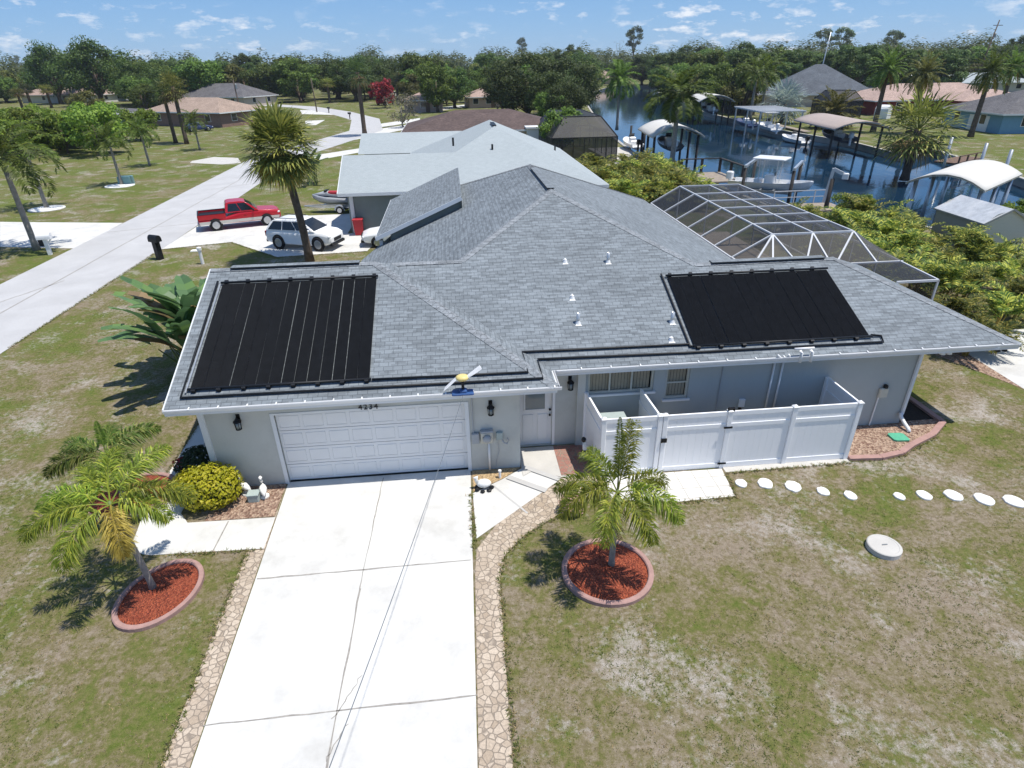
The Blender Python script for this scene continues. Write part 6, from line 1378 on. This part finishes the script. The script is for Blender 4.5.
def lift(cx, cy, L, W_, rot, label, beam_z=2.9):
    t = empty('boat_lift', (cx, cy, ZW), label, 'boat lift', None, rot)
    for x in (-L/2, L/2):
        for s in (-1, 1): b = MB(); b.tube([(x, s*W_/2, -1.5), (x, s*W_/2, beam_z)], .13, 8); b.build('piling', 'piling', t, True)
    b = MB()
    for s in (-1, 1): b.beam((-L/2-.2, s*W_/2, beam_z+.1), (L/2+.3, s*W_/2, beam_z+.1), .18, .2)
    b.build('top_beam', 'galv', t)
    b = MB()
    for x in (-L*.3, L*.3): b.beam((x, -W_/2, 1.15), (x, W_/2, 1.15), .15, .2)
    for s in (-1, 1): b.beam((-L*.45, s*.5, 1.3), (L*.45, s*.5, 1.3), .15, .12)
    for x in (-L*.3, L*.3):
        for s in (-1, 1): b.tube([(x, s*W_*.48, 1.2), (x, s*W_*.48, beam_z)], .02, 5)
    b.build('cradle', 'grey_metal', t); return t
lift(25.9, 48.6, 4.2, 3.6, .95, 'boat lift with dark pilings and pale top beams behind the pool cage', 3.0)
boat(25.9, 48.6, .25, 6.4, -.75, 'boat_white', 'white centre console boat with white hardtop raised on the lift', 'boat_white')
canopy(24.9, 71.5, 9.5, 5.6, 2.7, 1.0, PI/2-.12, 'canvas_white', 'white arched boat canopy behind the coconut palm on near bank')
boat(24.9, 71.5, .9, 7, PI/2-.12, 'boat_dark', 'dark hulled boat hanging under the near white canopy')
boat(22.9, 79.5, .15, 5.5, PI/2, 'boat_white', 'small white boat at the canal edge beside dark pool cage', None)
for x, y, l in ((24.0, 84, 'left of two dark pilings beyond the small white boat'), (25.6, 83, 'right of two dark pilings beyond the small white boat')):
    b = MB(); b.tube([(x, y, -2), (x, y, 2.4)], .15, 8); tag(b.build('piling', 'piling', None, True), l, 'piling')
canopy(49.8, 122, 11, 6.5, 3.2, 1.1, PI/2-.15, 'canvas_white', 'far white arched boat canopy on the right bank')
boat(49.8, 122, .9, 7.5, PI/2-.15, 'boat_dark', 'dark boat on the lift under the far white canopy')
canopy(48.6, 77.0, 13, 6.6, 2.6, .8, PI/2-.15, 'canvas_tan', 'brown arched boat canopy in front of the red house')
boat(48.6, 77.0, .6, 7.5, PI/2-.15, 'boat_dark', 'dark boat under the brown canopy')
cn = canopy(35.9, 40.6, 9.0, 4.6, 2.3, .75, .62, 'canvas_white', 'large cream arched boat canopy beyond the shed at right', pm='galv')
# open slatted lift roof with boats on the right bank
t = empty('boat_dock', (49.5, 98, ZW), 'boat dock with open slatted roof frame on right bank', 'dock', None, PI/2-.1)
b = MB(); b.box(-6, -3.4, 3.6, 6, -3.25, 3.75); b.box(-6, 3.0, 3.6, 6, 3.15, 3.75)
for i in range(11): b.box(-6+i*1.15, -3.5, 3.76, -5.6+i*1.15, 3.3, 3.85)
b.build('roof_slats', 'alu_white', t)
for x in (-5.5, 0, 5.5):
    for s in (-3.2, 3.0): b = MB(); b.tube([(x, s, -1), (x, s, 3.65)], .13, 8); b.build('piling', 'galv', t)
b = MB(); b.box(-6.5, -4.6, .9, 6.5, -3.5, 1.02); b.build('deck', 'dock_wood', t)
boat(49.0, 96, .1, 7, PI/2-.1, 'boat_white', 'white boat with hardtop under the slatted dock roof', 'boat_white')
boat(48.6, 103, .1, 7, PI/2-.1, 'car_blue', 'blue hulled boat under the slatted dock roof', None)
boat(48.9, 87.5, -.9, 5.5, PI/2+.1, 'boat_white', 'low white skiff moored left of the brown canopy', None)
# davits, docks and railings on the near bank
t = empty('davit', (27.3, 42.6, 0), 'pair of pale boat davits on a dark piling at the canal edge', 'davit', None, -.5)
b = MB(); b.tube([(0, 0, -1.5), (0, 0, 2.2)], .16, 8); b.build('piling', 'piling', t, True)
b = MB(); b.beam((-.25, 0, .5), (-.05, 0, 2.9), .18, .2); b.beam((-.05, 0, 2.85), (.75, 0, 2.5), .2, .22); b.build('arm', 'alu_white', t); b = MB(); b.bbox(.6, -.15, 2.2, 1.0, .15, 2.6, .04); b.build('motor', 'white_paint', t)
t = empty('dock', (25.0, 42.5, 0), 'low grey dock with white railing behind the pool cage', 'dock')
b = MB(); b.box(-3, -.8, .02, 3.5, 1.8, .16); b.build('deck', 'dock_wood', t); b = MB()
for x in (-1, 0.6, 2.2, 3.4): b.beam((x, 1.7, .16), (x, 1.7, 1.1), .06, .06)
b.beam((-1, 1.7, 1.1), (3.4, 1.7, 1.1), .06, .06); b.beam((-1, 1.7, .65), (3.4, 1.7, .65), .05, .05); b.build('railing', 'alu_white', t)
t = empty('dock', (23.2, 55.5, 0), 'dark wooden dock platform with railing beyond the areca hedge', 'dock')
b = MB(); b.box(-1.6, -2.6, .3, 2.4, 2.6, .42); b.build('deck', 'dock_wood', t); b = MB()
for x, y in ((-1.5, 2.5), (.5, 2.5), (2.3, 2.5), (2.3, 0), (2.3, -2.5)): b.beam((x, y, -1.5), (x, y, 1.6), .2, .2)
b.beam((-1.6, 2.5, 1.65), (2.4, 2.5, 1.65), .25, .08); b.beam((2.3, -2.6, 1.65), (2.3, 2.6, 1.65), .25, .08); b.build('railing', 'piling', t)
t = empty('dock', (53.5, 62, 0), 'brown wooden dock beside the low cabbage palm on right bank', 'dock', None, .5); b = MB(); b.box(-3, -1, .02, 3, 1.2, .2); b.build('deck', 'brown_wood', t); b = MB()
for x in (-2.8, -.9, 1, 2.8): b.beam((x, -1, -2), (x, -1, .9), .14, .14)
b.beam((-2.8, -1, .85), (2.8, -1, .85), .1, .1); b.build('railing', 'brown_wood', t)
for i, (x, y) in enumerate(((50.6, 60.5), (50.2, 55.6), (48.6, 51), (47.2, 46.5))):
    b = MB(); b.tube([(x, y, -2), (x, y, 2.6)], .14, 8); o = b.build('lift_piling', 'galv', None, True); tag(o, ['first', 'second', 'third', 'fourth'][i]+' pale lift piling along the right seawall behind cream canopy', 'piling', 'pale pilings by the cream canopy')

# ------------------------------------------------------------------ thin summer haze in the air
b = MB(); b.box(-1100, -160, -4, 1100, 1400, 42); hz_ = bpy.data.materials.new('haze'); hz_.use_nodes = True; nt = hz_.node_tree
nt.nodes.remove(nt.nodes['Principled BSDF']); pv = nt.nodes.new('ShaderNodeVolumePrincipled'); pv.inputs['Color'].default_value = (.80, .88, .97, 1); pv.inputs['Density'].default_value = .00016; pv.inputs['Anisotropy'].default_value = .2
nt.links.new(pv.outputs[0], nt.nodes['Material Output'].inputs['Volume']); MATS['haze'] = hz_
ho = b.build('haze', 'haze'); ho['kind'] = 'stuff'; ho['label'] = 'thin pale summer haze in the air'; ho['category'] = 'haze'
sc.cycles.volume_bounces = 0
